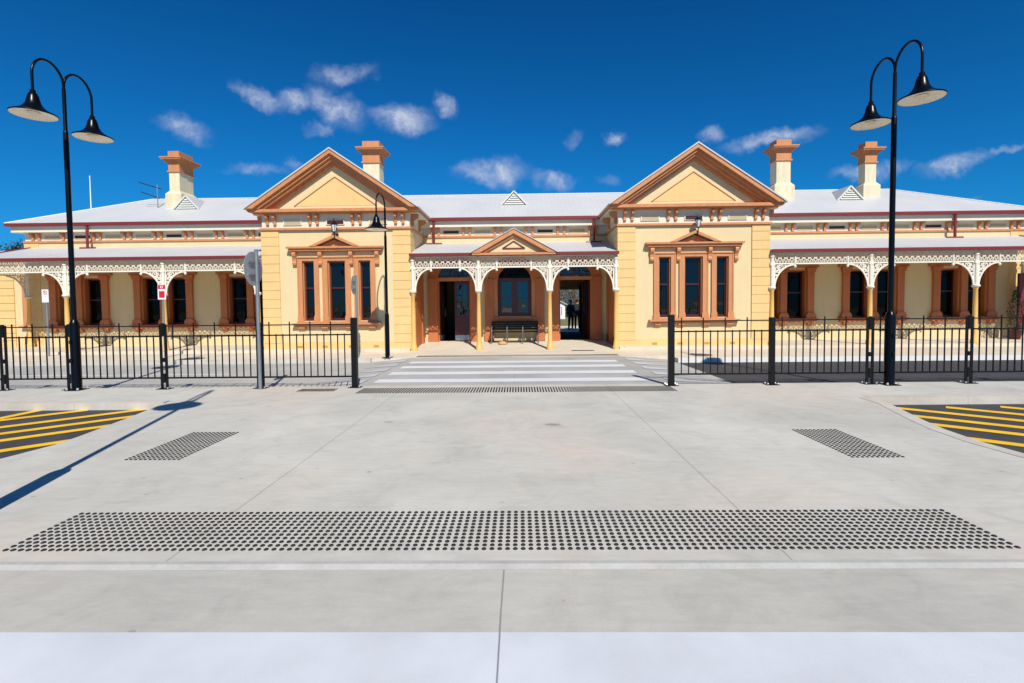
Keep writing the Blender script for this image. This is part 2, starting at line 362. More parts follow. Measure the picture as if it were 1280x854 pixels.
v = N(nt, 'ShaderNodeTexVoronoi', inp={'Scale': 3.1}); L(geo.outputs['Position'], v.inputs['Vector'])
rv = N(nt, 'ShaderNodeMapRange', inp={'From Min': .018, 'From Max': .028, 'To Min': .45, 'To Max': 1.}); L(v.outputs['Distance'], rv.inputs['Value'])
sx = N(nt, 'ShaderNodeSeparateXYZ'); L(geo.outputs['Position'], sx.inputs[0])
ax = N(nt, 'ShaderNodeMath', operation='ADD', inp={1: .11}); L(sx.outputs[0], ax.inputs[0])
ab = N(nt, 'ShaderNodeMath', operation='ABSOLUTE'); L(ax.outputs[0], ab.inputs[0])
rj = N(nt, 'ShaderNodeMapRange', inp={'From Min': .002, 'From Max': .006, 'To Min': .35, 'To Max': 1.}); L(ab.outputs[0], rj.inputs['Value'])
mq = N(nt, 'ShaderNodeMath', operation='MULTIPLY'); L(rv.outputs[0], mq.inputs[0]); L(rj.outputs[0], mq.inputs[1])
cm = N(nt, 'ShaderNodeMix', data_type='RGBA', blend_type='MULTIPLY', inp={0: 1.}); L(ra.outputs[0], cm.inputs[6]); L(mq.outputs[0], cm.inputs[7])
L(cm.outputs[2], b.inputs['Base Color']); b.inputs['Roughness'].default_value = .6
bp = N(nt, 'ShaderNodeBump', inp={'Strength': .3, 'Distance': .003}); L(nb_.outputs['Fac'], bp.inputs['Height']); L(bp.outputs[0], b.inputs['Normal'])
tag(zb.build('crossing_stripe', wp), 'wide white painted crossing bar along the near edge of the picture', 'road marking')

# zebra bars + piano keys on the raised crossing
for i, (y0, y1) in enumerate(((9.78, 10.22), (10.88, 11.32), (11.98, 12.42), (12.96, 13.4))):
    o = MB().add([(-2.98+.0*i, y0, .004), (2.62, y0, .004), (2.62, y1, .004), (-2.98, y1, .004)], [(0, 1, 2, 3)]).build('crossing_stripe', M['wpaint'])
    tag(o, ['white zebra bar nearest the fence on the raised crossing', 'second white zebra bar from the fence on the raised crossing',
            'third white zebra bar from the fence on the raised crossing', 'white zebra bar nearest the building on the raised crossing'][i], 'road marking', 'zebra bars on the raised crossing')
def keys(xa, xb, label):
    mb = MB(); s = (ZR)/(abs(xb-xa))
    for k in range(5):
        y0 = 9.62+k*.92
        p = [(xa, y0+.1), (xa, y0+.62), (xa+(xb-xa)*.8, y0+.36)]
        mb.add([(x, y, s*abs(x-xa)+.005) for x, y in p], [(0, 1, 2) if xb < xa else (0, 2, 1)])
    tag(mb.build('ramp_marking', M['keyp']), label, 'road marking')
keys(-3.2, -4.4, 'white painted triangles on the left ramp of the raised crossing')
keys(2.97, 4.42, 'white painted triangles on the right ramp of the raised crossing')
ln = MB()
ln.add([(-18, 12.0, ZR+.004), (-7.2, 12.0, ZR+.004), (-7.2, 12.1, ZR+.004), (-18, 12.1, ZR+.004)], [(0, 1, 2, 3)])
tag(ln.build('lane_line', M['wpaint']), 'thin white lane line on the pale road behind the left fence', 'road marking')

# forecourt and verandah floors
fc = MB().prism([(-60, 14.35), (-4.4, 14.35), (-4.4, 14.4), (2.92, 14.4), (4.42, 14.4), (4.42, 13.80), (60, 13.80), (60, 16.35), (3.3, 16.35), (3.3, 16.1), (-3.7, 16.1), (-3.7, 16.35), (-60, 16.35)], -.4, 0, 'z')
struct(fc.build('forecourt', M['fore']))
struct(MB().box(4.42, 60, 13.62, 13.8, -.4, .004).build('kerb', paint('pale_kerb', (214, 214, 210), .8, .12, 2)))
struct(MB().box(-60, -4.4, 14.27, 14.35, -.4, .004).build('kerb', M['kerb']))
fl = MB()
fl.prism([(16.1, 0), (18.95, .15), (18.95, -.4), (16.1, -.4)], -3.7, 3.36, 'x')
fl.box(-19.3, -3.7, 16.35, 19.2, -.4, .1); fl.box(3.36, 19.4, 16.35, 19.2, -.4, .1)
struct(fl.build('verandah_floor', M['fore']))
struct(MB().box(-60, -19.3, 16.35, 40, -.4, .0).build('side_yard', M['fore']))
struct(MB().box(-19.0, 60, 24.6, 33, -.4, .05).build('platform', M['fore']))
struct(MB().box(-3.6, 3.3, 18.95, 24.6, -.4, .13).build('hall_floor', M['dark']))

# ------------------------------------------------------------------ tactile paving
def stud_mesh(w=.0160):
    mb = MB().lathe([(w, 0), (w*.97, .003), (w*.7, .0065)], 0, 0, 0, 12); return mb
def bar_mesh(l, w=.0125):
    return MB().add([(-w, 0, 0), (w, 0, 0), (w, l, 0), (-w, l, 0), (-w*.75, .01, .006), (w*.75, .01, .006), (w*.75, l-.01, .006), (-w*.75, l-.01, .006)],
                    [(4,5,6,7), (0,1,5,4), (1,2,6,5), (2,3,7,6), (3,0,4,7)])
def tactile(name, part, protos, pts, label, z=.001):
    """pts: list of (x,y); the 100 nearest become parts of their own, the rest one part of kind stuff"""
    root = empty('tactile_paving', (sum(p[0] for p in pts)/len(pts), sum(p[1] for p in pts)/len(pts), z))
    tag(root, label, 'tactile paving', 'tactile ground indicators')
    ox, oy = root.location.x, root.location.y
    me = protos.mesh(part, M['stud'], True)
    pts = sorted(pts, key=lambda p: p[0]**2+p[1]**2)
    for x, y in pts[:100]: inst(part, me, root, (x-ox+random.gauss(0, .0006), y-oy+random.gauss(0, .0006), 0))
    rest = MB()
    for x, y in pts[100:]: rest.add([(a+x-ox, b_+y-oy, c) for a, b_, c in protos.v], protos.f)
    if rest.v: rest.build(part, M['stud'], root, True)['kind'] = 'stuff'
    return root
S = stud_mesh()
tactile('a', 'tactile_stud', S, [(-3.36+.0503*i, 3.07+.05*j) for i in range(130) for j in range(12)], 'wide band of dark tactile studs across the front of the plaza')
tactile('b', 'tactile_stud', S, [(-4.08+.05*i, 4.93+.05*j) for i in range(12) for j in range(22)], 'small rectangle of dark tactile studs on the left of the plaza')
tactile('c', 'tactile_stud', S, [(3.32+.05*i, 4.88+.05*j) for i in range(11) for j in range(22)], 'small rectangle of dark tactile studs on the right of the plaza')
tactile('d', 'tactile_bar', bar_mesh(.52), [(-2.93+.05*i, 8.62) for i in range(115)], 'long row of dark directional bars between the two fences')
tactile('e', 'tactile_bar', bar_mesh(.28), [(-4.1+.05*i, 8.85) for i in range(14)], 'short row of dark directional bars beside the left fence')
tactile('f', 'tactile_bar', bar_mesh(.40), [(-3.1+.05*i, 14.55) for i in range(122)], 'row of dark directional bars in front of the entrance porch')
tag(MB().box(1.72, 2.45, 16.05, 16.2, .001, .012).build('floor_mat', M['stud']), 'small dark drain grate set in the paving before the right doorway', 'drain grate')

# ------------------------------------------------------------------ station building
B = empty('station_building', (-.17, 18.75, 0))
tag(B, 'long cream and terracotta station building with two gabled pavilions and iron lace verandahs', 'building')
bx, by = -.17, 18.75
class P_(MB):                     # builder whose objects hang under the building; world coordinates shifted to its base
    def go(s, name, mat, parent=None, smooth=False, label=None):
        ox, oy = bx, by
        s.v = [(x-ox, y-oy, z) for x, y, z in s.v]
        o = s.build(name, mat, parent or B, smooth)
        if label: o['label'] = label
        return o
YW = 18.75                        # front face of the main wall
XL, XR = -19.15, 19.04
pairs = [-17.05, -13.75, -10.36, 10.02, 13.39, 16.77]
WZ0, WZ1 = .9, 2.75
holes = []
for c in pairs:
    for s in (-.51, .51): holes.append((c+s-.38, c+s+.38, WZ0, WZ1))
DL, DR, DC = -2.50, 2.15, -.175
holes += [(DL-.63, DL+.63, .1, 3.12), (DR-.63, DR+.63, .1, 3.12), (DC-.65, DC+.65, 1.1, 3.12)]
P_().wall(XL, XR, 0, 4.15, YW, YW+.35, holes).go('wall', M['cream'])
# side, rear and inner walls
P_().box(XL, XL+.3, YW+.35, 24.3, 0, 4.6).go('wall', M['cream'])
P_().box(XR-.3, XR, YW+.35, 24.3, 0, 4.6).go('wall', M['cream'])
P_().wall(XL, XR, 0, 4.6, 24.3, 24.6, [(2.0, 3.08, .1, 2.25)]).go('rear_wall', M['cream'])
# hall partitions and ceiling keep the interior dark
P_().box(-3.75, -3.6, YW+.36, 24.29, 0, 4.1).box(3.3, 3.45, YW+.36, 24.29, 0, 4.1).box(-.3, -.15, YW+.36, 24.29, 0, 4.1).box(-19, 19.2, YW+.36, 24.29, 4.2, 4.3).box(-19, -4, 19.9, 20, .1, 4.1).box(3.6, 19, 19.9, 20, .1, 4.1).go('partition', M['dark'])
P_().box(-3.6, 3.3, 18.951, 18.956, .131, .134).go('threshold', M['stone'])

# upper frieze on the main wall
fz = P_().box(XL, XR, YW+.02, YW+.32, 4.15, 4.62); fz.go('frieze', M['white'])
P_().box(XL-.03, XR+.03, YW-.05, YW+.1, 4.12, 4.19).box(XL-.03, XL+.05, YW+.1, 24.3, 4.12, 4.19).go('moulding', M['orange'])
P_().box(XL-.3, XR+.3, YW-.22, YW+.3, 4.5, 4.72).box(XL-.3, XL+.1, YW+.3, 24.7, 4.5, 4.72).box(XR-.1, XR+.3, YW+.3, 24.7, 4.5, 4.72).go('fascia', M['white'])
P_().box(XL-.42, XR+.42, YW-.36, YW-.22, 4.72, 4.83).box(XL-.42, XL-.3, YW-.22, 24.8, 4.72, 4.83).box(XR+.3, XR+.42, YW-.22, 24.8, 4.72, 4.83).go('gutter', M['maroon'])
P_().box(XL-.3, XR+.3, YW-.22, YW+.3, 4.722, 4.76).go('soffit', M['white'])

def bracket_prof(d, h, w):
    """scrolled eaves bracket: profile in (y,z) hanging from z=0, wall at y=0, projecting to -d; extruded over x"""
    pts = [(0, 0), (-d, 0), (-d, -.18*h), (-d*.95, -.28*h), (-d*.72, -.40*h), (-d*.50, -.47*h), (-d*.36, -.58*h), (-d*.34, -.82*h), (-d*.42, -.92*h), (-d*.30, -h), (0, -h)]
    return MB().prism(pts, -w/2, w/2, 'x')
brk = bracket_prof(.17, .33, .085).mesh('bracket', M['orange'])
brk_side = bracket_prof(.26, .38, .12).mesh('bracket', M['orange'])
def put(name, me, x, y, z, rot=None, parent=None): return inst(name, me, parent or B, (x-bx, y-by, z), rot)
def eaves(x0, n, redphase, step=1.2):
    for k in range(n):
        x = x0+k*step
        for s in (-.125, .125): put('bracket', brk, x+s, YW+.02, 4.51)
        if k < n-1:
            red = (k-redphase) % 3 == 0
            P_().box(x+step/2-.29, x+step/2+.29, YW+.008, YW+.06, 4.27, 4.385).go('vent', M['dmaroon'] if red else M['vshade'], label='dark red eaves vent' if red else None)
            P_().box(x+step/2-.31, x+step/2+.31, YW-.002, YW+.02, 4.385, 4.40).box(x+step/2-.31, x+step/2+.31, YW-.002, YW+.02, 4.255, 4.27).go('vent_trim', M['cream'])
eaves(-18.68, 9, 1, 1.195)
eaves(-3.18, 6, 0, 1.2)
eaves(9.05, 9, 2, 1.2)

# main roof: hipped, white metal
x0, x1, y0, y1, ze, zr = XL-.42, XR+.42, YW-.33, 24.9, 4.825, 6.30
yr = (y0+y1)/2-.25; dx = 3.45
vv = [(x0,y0,ze),(x1,y0,ze),(x1,y1,ze),(x0,y1,ze),(x0+dx,yr,zr),(x1-dx,yr,zr)]
P_().add(vv, [(0,1,5,4),(2,3,4,5),(3,0,4),(1,2,5),(3,2,1,0)]).go('roof', M['roof'])
P_().tube([vv[4], vv[5]], .05, 6).tube([vv[0], vv[4]], .045, 6).tube([vv[1], vv[5]], .045, 6).go('ridge_cap', M['roof'], smooth=True)
sl = (zr-ze)/(yr-y0)
def zroof(y): return ze+(y-y0)*sl

def gablet(x, yb, w, h):
    zb = zroof(yb)+.0
    g = P_(); back = yb+h/sl+.1
    # two small roof planes running back into the main roof
    A = (x-w/2-.08, yb-.06, zb-.02); C = (x+w/2+.08, yb-.06, zb-.02); T = (x, yb-.06, zb+h+.06); T2 = (x, min(back, yr), zb+h+.06)
    g.add([A, T, T2, C, (A[0], A[1], A[2]-.03), (C[0], C[1], C[2]-.03)], [(0, 1, 2), (3, 2, 1)])
    o = g.go('roof_vent', M['roof'])
    t = P_()
    t.prism([(x-w/2, zb-.05), (x+w/2, zb-.05), (x, zb+h-.02)], yb, yb+.05)
    t.bar(x-w/2-.06, zb-.02, x, zb+h+.03, .05, yb-.07, yb-.01).bar(x, zb+h+.03, x+w/2+.06, zb-.02, .05, yb-.07, yb-.01)
    t.box(x-w/2-.1, x+w/2+.1, yb-.07, yb-.0, zb-.09, zb-.04)
    t.go('vent_face', M['ventw'], o)
    for k in range(5):
        z = zb+.03+k*(h-.1)/5; hw = (w/2)*(1-(z+.03-zb)/h)-.03
        P_().prism([(yb, z+.055), (yb-.05, z), (yb-.045, z-.012), (yb, z+.04)], x-hw, x+hw, 'x').go('louvre', M['ventw'], o)
gablet(-13.58, 19.95, .95, .52); gablet(-.17, 19.95, .95, .52); gablet(13.34, 20.0, .95, .52)

def chimney(x0, x1, y0, y1, zb, zt):
    h = zt
    o = P_().box(x0, x1, y0, y1, 6.35, zt-.86).go('chimney', M['chim'])
    q = P_().box(x0-.12, x1+.12, y0-.1, y1+.1, zb, 6.28)
    q.add([(x0-.12,y0-.1,6.28),(x1+.12,y0-.1,6.28),(x1+.12,y1+.1,6.28),(x0-.12,y1+.1,6.28),(x0-.004,y0-.004,6.42),(x1+.004,y0-.004,6.42),(x1+.004,y1+.004,6.42),(x0-.004,y1+.004,6.42)],
          [(0,1,5,4),(1,2,6,5),(2,3,7,6),(3,0,4,7),(4,5,6,7)])
    q.go('chimney_base', M['chim'], o)
    c = P_()
    for z0, z1, e in ((h-.86, h-.81, .05), (h-.81, h-.50, .015), (h-.50, h-.44, .07), (h-.44, h-.39, .12), (h-.37, h-.32, .20), (h-.32, h-.27, .23), (h-.25, h, .015)):
        c.box(x0-e, x1+e, y0-e, y1+e, z0, z1)
    c.box(x0-.15, x1+.15, y0-.15, y1+.15, h-.39, h-.37).box(x0-.1, x1+.1, y0-.1, y1+.1, h-.27, h-.25)
    c.go('chimney_cap', M['orange'], o)
    P_().box(x0+.1, x1-.1, y0+.1, y1-.1, h-.01, h+.004).go('flue', M['dark'], o)
chimney(-14.50, -14.07, 20.3, 21.15, 5.3, 8.05)
chimney(-6.17, -5.52, 19.6, 20.2, 5.2, 8.10)
chimney(10.58, 11.15, 20.35, 20.85, 5.3, 8.16)
chimney(14.27, 14.72, 20.5, 20.9, 5.3, 8.06)

# downpipes with spreaders onto the verandah roof
for x in (-16.43, -3.19, 2.83, 16.19):
    d = P_().tube([(x, YW-.29, 4.74), (x, YW-.29, 3.9), (x, YW-.29, 3.86)], .045, 8)
    o = d.go('downpipe', M['maroon'], smooth=True)
    P_().tube([(x-.3, YW-.29, 3.865), (x+.3, YW-.29, 3.865)], .035, 8).go('spreader', M['maroon'], o, smooth=True)

# ---------------- quoins
def quoin(x0, x1, y0, y1, z0, z1, step=.3):
    q = P_(); z = z0; 
    while z < z1-.02:
        t = min(z+step, z1); q.box(x0, x1, y0, y1, z+.008, t-.008); q.box(x0+.012, x1-.012, y0+.012, y1-.012, t-.008, t+.008 if t < z1 else t)
        z = t
    return q.go('quoin', M['yellow'])
quoin(XL-.02, XL+.55, YW-.02, YW+.5, 0, 4.12)
quoin(XR-.55, XR+.02, YW-.02, YW+.5, 0, 4.12)

# ---------------- pavilions
win_dims = {}
def window_unit(cx, w, z0, z1, yf, fr, mat_arch=None, depth=.16, rail=True):
    """architrave frame (part) with sash and panes (sub-parts)"""
    a = P_()
    a.box(cx-w/2-fr, cx-w/2+.0, yf-.05, yf+.02, z0-.02, z1+.10).box(cx+w/2, cx+w/2+fr, yf-.05, yf+.02, z0-.02, z1+.10).box(cx-w/2, cx+w/2, yf-.05, yf+.02, z1, z1+.10)
    a.box(cx-w/2-fr-.02, cx+w/2+fr+.02, yf-.08, yf+.02, z1+.10, z1+.14)
    a.box(cx-w/2-fr-.012, cx-w/2-fr+.03, yf-.065, yf-.05, z0+.16, z1+.10).box(cx+w/2+fr-.03, cx+w/2+fr+.012, yf-.065, yf-.05, z0+.16, z1+.10)
    for s in (-1, 1):    # plinth blocks with sloping shoulders
        xx = cx+s*(w/2+fr/2)
        a.prism([(xx-fr/2-.025, z0-.02), (xx+fr/2+.025, z0-.02), (xx+fr/2+.025, z0+.12), (xx+fr/2, z0+.2), (xx-fr/2, z0+.2), (xx-fr/2-.025, z0+.12)], yf-.07, yf-.05)
    a.box(cx-w/2, cx-w/2+.03, yf+.02, yf+depth, z0, z1).box(cx+w/2-.03, cx+w/2, yf+.02, yf+depth, z0, z1).box(cx-w/2+.03, cx+w/2-.03, yf+.02, yf+depth, z1-.03, z1)
    o = a.go('window', mat_arch or M['orange'])
    t = .045; y = yf+depth; W = w/2-.03; zm = (z0+z1)/2+.1
    s = P_()
    s.box(cx-W, cx-W+t, y-.04, y, z0, z1-.03).box(cx+W-t, cx+W, y-.04, y, z0, z1-.03).box(cx-W+t, cx+W-t, y-.04, y, z1-.03-t, z1-.03).box(cx-W+t, cx+W-t, y-.04, y, z0, z0+.09)
    s.box(cx-W+t, cx+W-t, y-.06, y, zm-.025, zm+.025)
    s.go('sash', M['dmaroon'], o)
    P_().box(cx-W, cx+W, y+.001, y+.012, z0, zm).go('pane', M['glass3'], o)
    P_().box(cx-W, cx+W, y-.018, y-.010, zm, z1-.02).go('pane', M['glass3'], o)
    return o
def pavilion(cx, hw, side_in):
    yf = 16.5
    hs = [(cx-.96-.2, cx-.96+.2, 1.06, 3.09), (cx-.3, cx+.3, 1.06, 3.09), (cx+.96-.2, cx+.96+.2, 1.06, 3.09)]
    w = P_().wall(cx-hw, cx+hw, 0, 4.13, yf, yf+.35, hs)
    w.box(cx-hw, cx-hw+.3, yf+.35, YW, 0, 4.13).box(cx+hw-.3, cx+hw, yf+.35, YW, 0, 4.13)
    w.go('wall', M['cream'])
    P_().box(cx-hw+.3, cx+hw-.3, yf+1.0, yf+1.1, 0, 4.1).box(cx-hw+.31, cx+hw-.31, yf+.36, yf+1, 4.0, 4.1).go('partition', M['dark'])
    # room glimpsed through the panes stays dark behind the glass
    P_().box(cx-hw+.57, cx+hw-.57, yf-.035, yf+.0, 0, .34).go('plinth', M['yellow'])
    for s in (-1, 1):
        xa = cx+s*hw
        quoin(min(xa, xa-s*.57)-(.03 if s < 0 else 0), max(xa, xa-s*.57)+(.03 if s > 0 else 0), yf-.04, yf+.55, 0, 4.13)
    # frieze
    P_().box(cx-hw-.0, cx+hw+.0, yf-.01, YW, 4.13, 4.66).go('frieze', M['white'])
    P_().box(cx-hw-.06, cx+hw+.06, yf-.09, yf+.0, 4.13, 4.2).box(cx-hw-.06, cx-hw, yf, YW, 4.13, 4.2).box(cx+hw, cx+hw+.06, yf, YW, 4.13, 4.2).go('moulding', M['orange'])
    for k in (-2.17, -.725, .725, 2.17):
        for s in (-.125, .125): put('bracket', brk, cx+k+s, yf-.01, 4.62)
    for k, red in ((-1.45, 0), (0, 1), (1.45, 0)):
        P_().box(cx+k-.28, cx+k+.28, yf-.025, yf, 4.32, 4.44).go('vent', M['dmaroon'] if red else M['vshade'], label='dark red eaves vent' if red else None)
        P_().box(cx+k-.31, cx+k+.31, yf-.045, yf-.01, 4.44, 4.46).box(cx+k-.31, cx-.28+k, yf-.04, yf-.01, 4.31, 4.44).box(cx+k+.28, cx+.31+k, yf-.04, yf-.01, 4.31, 4.44).box(cx+k-.31, cx+k+.31, yf-.045, yf-.01, 4.295, 4.31).go('vent_trim', M['white'])
    for s in (-1, 1):
        for yy in (16.75, 18.0):
            put('bracket', brk_side, cx+s*hw, yy, 4.64, (0, 0, s*pi/2))
        P_().box(cx+s*hw-.02, cx+s*hw+.02, 17.1, 17.65, 4.32, 4.44).go('vent', M['cream'])
    # horizontal cornice with stepped profile (continues round the sides as the eaves)
    hwc = hw+.30
    c = P_()
    c.box(cx-hwc+.1, cx+hwc-.1, yf-.2, yf, 4.66, 4.70).box(cx-hwc, cx+hwc, yf-.3, yf+.02, 4.70, 4.80)
    c.go('cornice', M['orange'])
    for s in (-1, 1):
        a, b_ = sorted((cx+s*hw, cx+s*hwc)); P_().box(a, b_, yf+.02, YW-.23, 4.66, 4.72).go('soffit', M['white'])
        a, b_ = sorted((cx+s*hwc, cx+s*(hwc+.07))); P_().box(a, b_, yf-.25, YW-.37, 4.74, 4.835).go('gutter', M['orange'])
    zb, za = 4.80, 6.72; hwp = hwc+.02; slp = (za-zb)/hwp
    def chev(h, zb, za, tv, y0, y1):
        s_ = (za-zb)/h; d = tv/s_
        P = P_().prism([(cx-h, zb), (cx, za), (cx, za-tv), (cx-h+d, zb)], y0, y1)
        return P.prism([(cx, za), (cx+h, zb), (cx+h-d, zb), (cx, za-tv)], y0, y1)
    rk = P_()
    chev(hwp, zb, za, .15, yf-.42, yf-.0).go('raking_cornice', M['orange'])
    chev(hwp-.15/slp, zb, za-.15, .10, yf-.33, yf-.0).go('raking_cornice', M['orange'])
    chev(hwp-.25/slp, zb, za-.25, .09, yf-.24, yf-.0).go('raking_cornice', M['orange'])
    chev(hwp-.34/slp, zb, za-.34, .10, yf-.10, yf-.0).go('raking_cornice', M['orange'])
    # tympanum with sunk triangular panel
    P_().prism([(cx-hwp+.3, zb), (cx+hwp-.3, zb), (cx, za-.30)], yf+.02, yf+.3).go('tympanum', M['cream'])
    o_h, i_h = 1.40, 1.3; zt0, zt1 = 4.93, 5.90
    fr = P_()
    def tri(h, z0, z1): return [(cx-h, z0), (cx+h, z0), (cx, z1)]
    # raised field around the sunk panel: ring made of three bars
    A = tri(o_h, zt0, zt1)
    for i in (1, 2):
        p, q = A[i], A[(i+1) % 3]; fr.bar(p[0], p[1], q[0], q[1], .03, yf+.0, yf+.03)
    fr.go('panel_border', M['ped'])  # border brown holds both its own paint and the shadow at the panel edge
    P_().prism(tri(o_h-.03, zt0+.012, zt1-.02), yf+.012, yf+.03).go('tympanum_panel', M['yellow'])
    # gable roof running back into the main roof
    rr = P_(); e = hwp+.06; zt = za+.035; yb0, yb1 = yf-.45, 21.2
    for s in (-1, 1):
        rr.add([(cx, yb0, zt), (cx+s*e, yb0, zb+.02), (cx+s*e, yb1, zb+.02), (cx, yb1, zt), (cx, yb0, zt-.05), (cx+s*e, yb0, zb-.03), (cx+s*e, yb1, zb-.03), (cx, yb1, zt-.05)],
               [(0, 1, 2, 3), (4, 7, 6, 5), (0, 4, 5, 1), (1, 5, 6, 2), (2, 6, 7, 3)])
    rr.add([(cx-e, yb1, zb), (cx+e, yb1, zb), (cx, yb1, zt), (cx, 23.4, zb)], [(0, 1, 2), (0, 2, 3), (1, 3, 2)])
    rr.go('gable_roof', M['roofy'])
    # triple window
    window_unit(cx-.96, .40, 1.06, 3.09, yf, .155); window_unit(cx, .60, 1.06, 3.09, yf, .17); window_unit(cx+.96, .40, 1.06, 3.09, yf, .155)
    h = P_()
    h.box(cx-1.62, cx+1.62, yf-.22, yf, 3.50, 3.56).box(cx-1.56, cx+1.56, yf-.16, yf, 3.42, 3.50).box(cx-1.48, cx+1.48, yf-.1, yf, 3.38, 3.42)
    h.go('window_hood', M['orange'])
    p = P_(); H_ = .78; z0, z1 = 3.56, 3.93
    d = .09/((z1-z0)/H_)
    p.prism([(cx-H_-.06, z0), (cx, z1+.01), (cx, z1-.09), (cx-H_+d*.7, z0)], yf-.24, yf).prism([(cx, z1+.01), (cx+H_+.06, z0), (cx+H_-d*.7, z0), (cx, z1-.09)], yf-.24, yf)
    p.prism([(cx-H_+d+.12, z0), (cx, z1-.14), (cx, z1-.17), (cx-H_+d+.2, z0)], yf-.12, yf).prism([(cx, z1-.14), (cx+H_-d-.12, z0), (cx+H_-d-.2, z0), (cx, z1-.17)], yf-.12, yf)
    p.prism([(cx-.5, z0), (cx+.5, z0), (cx, z1-.15)], yf-.04, yf)
    p.go('window_pediment', M['orange'])
    con = [(0, 0), (-.15, 0), (-.17, -.05), (-.16, -.12), (-.12, -.17), (-.09, -.22), (-.085, -.30), (-.11, -.36), (-.10, -.42), (-.05, -.46), (0, -.46)]
    for k in (-1.4, -.52, .52, 1.4): MB.prism(q := P_(), [(yf+a, 3.38+b_) for a, b_ in con], cx+k-.06, cx+k+.06, 'x'); q.go('console', M['orange'])
    P_().box(cx-1.5, cx+1.5, yf-.2, yf, .93, .99).box(cx-1.42, cx+1.42, yf-.14, yf, .87, .93).box(cx-1.36, cx+1.36, yf-.1, yf, .99, 1.04).go('window_sill', M['orange'])
    for k in (-1.2, -.42, .42, 1.2): P_().prism([(yf, .87), (yf-.12, .87), (yf-.12, .82), (yf-.07, .77), (yf, .75)], cx+k-.11, cx+k+.11, 'x').go('sill_bracket', M['orange'])
    # small air vents low in the wall
    for k in (-1.3, -.45, .45, 1.3): P_().box(cx+k-.09, cx+k+.09, yf-.037, yf-.03, .14, .22).go('air_vent', M['groove'])
pavilion(-6.17, 2.505, 1); pavilion(5.845, 2.505, -1)

# ---------------- wing windows with shared pilasters
def pilaster(name, x, w, z0, z1, yf, mat, base=True):
    p = P_().box(x-w/2, x+w/2, yf-.10, yf+.0, z0, z1)
    p.box(x-w/2-.03, x+w/2+.03, yf-.13, yf, z1-.10, z1).box(x-w/2-.05, x+w/2+.05, yf-.16, yf, z1, z1+.07).box(x-w/2-.012, x+w/2+.012, yf-.112, yf, z1-.22, z1-.18)
    p.prism([(x-w/2-.06, z0), (x+w/2+.06, z0), (x+w/2+.06, z0+.12), (x+w/2+.0, z0+.22), (x-w/2-.0, z0+.22), (x-w/2-.06, z0+.12)], yf-.14, yf)
    return p.go(name, mat)
for c in pairs:
    for s in (-1.02, 0, 1.02): pilaster('pilaster', c+s, .25, WZ0, WZ1, YW, M['trim_shade'])
    for s in (-.51, .51):
        x = c+s; w = .76; o = P_()
        o.box(x-.38, x-.33, YW+.0, YW+.22, WZ0, WZ1).box(x+.33, x+.38, YW+.0, YW+.22, WZ0, WZ1).box(x-.33, x+.33, YW+.0, YW+.22, WZ1-.05, WZ1)
        ww = o.go('window', M['trim_shade'])
        t = P_().box(x-.33, x-.28, YW+.18, YW+.22, WZ0, WZ1-.05).box(x+.28, x+.33, YW+.18, YW+.22, WZ0, WZ1-.05).box(x-.28, x+.28, YW+.18, YW+.22, WZ0, WZ0+.08).box(x-.28, x+.28, YW+.16, YW+.22, 1.86, 1.91).box(x-.28, x+.28, YW+.18, YW+.22, WZ1-.1, WZ1-.05)
        t.go('sash', M['dmaroon'], ww)
        P_().box(x-.33, x+.33, YW+.221, YW+.23, WZ0, WZ1-.05).go('pane', M['glass'], ww)
    P_().box(c-1.3, c+1.3, YW-.18, YW, .84, .9).box(c-1.24, c+1.24, YW-.13, YW, .76, .84).go('window_sill', M['trim_shade'])
    P_().box(c-1.3, c+1.3, YW-.12, YW, 2.83, 2.93).go('window_head', M['trim_shade'])
    for s in (-1.02, 0, 1.02): P_().prism([(YW, .76), (YW-.12, .76), (YW-.1, .68), (YW, .62)], c+s-.1, c+s+.1, 'x').go('sill_bracket', M['trim_shade'])
P_().box(XL+.6, -8.75, YW-.03, YW, .1, .38).go('plinth', M['cream']); P_().box(8.37, XR-.6, YW-.03, YW, .1, .38).go('plinth', M['cream'])

# ---------------- porch wall: two doorways and the arched window
def arch_fill(cx, rx, zs, rz, ztop, wide, y0, y1, n=16):
    """wall piece round an elliptical arch: cx+-wide, from zs up to ztop"""
    p = P_()
    for k in range(n):
        a, b_ = pi*k/n, pi*(k+1)/n
        xa, za, xb, zb_ = cx+rx*cos(a), zs+rz*sin(a), cx+rx*cos(b_), zs+rz*sin(b_)
        p.prism([(xa, za), (xa, ztop), (xb, ztop), (xb, zb_)], y0, y1)
    if wide > rx: p.box(cx-wide, cx-rx, y0, y1, zs, ztop).box(cx+rx, cx+wide, y0, y1, zs, ztop)
    return p
for c, hwid, zs in ((DL, .63, 2.58), (DR, .63, 2.58), (DC, .65, 2.50)):
    arch_fill(c, hwid-.02, zs, .55, 3.2, hwid-.02, YW+.001, YW+.345).go('arch_spandrel', M['trim_shade'])
    # broad terracotta, shade-toned arch band on the wall face
    q = P_()
    for k in range(18):
        a, b_ = pi*k/18, pi*(k+1)/18; r0x, r0z, r1x, r1z = hwid-.02, .55, hwid+.36, .86
        q.prism([(c+r0x*cos(a), zs+r0z*sin(a)), (c+r1x*cos(a), zs+r1z*sin(a)), (c+r1x*cos(b_), zs+r1z*sin(b_)), (c+r0x*cos(b_), zs+r0z*sin(b_))], YW-.06, YW-.002)
    q.go('arch_band', M['trim_shade'])
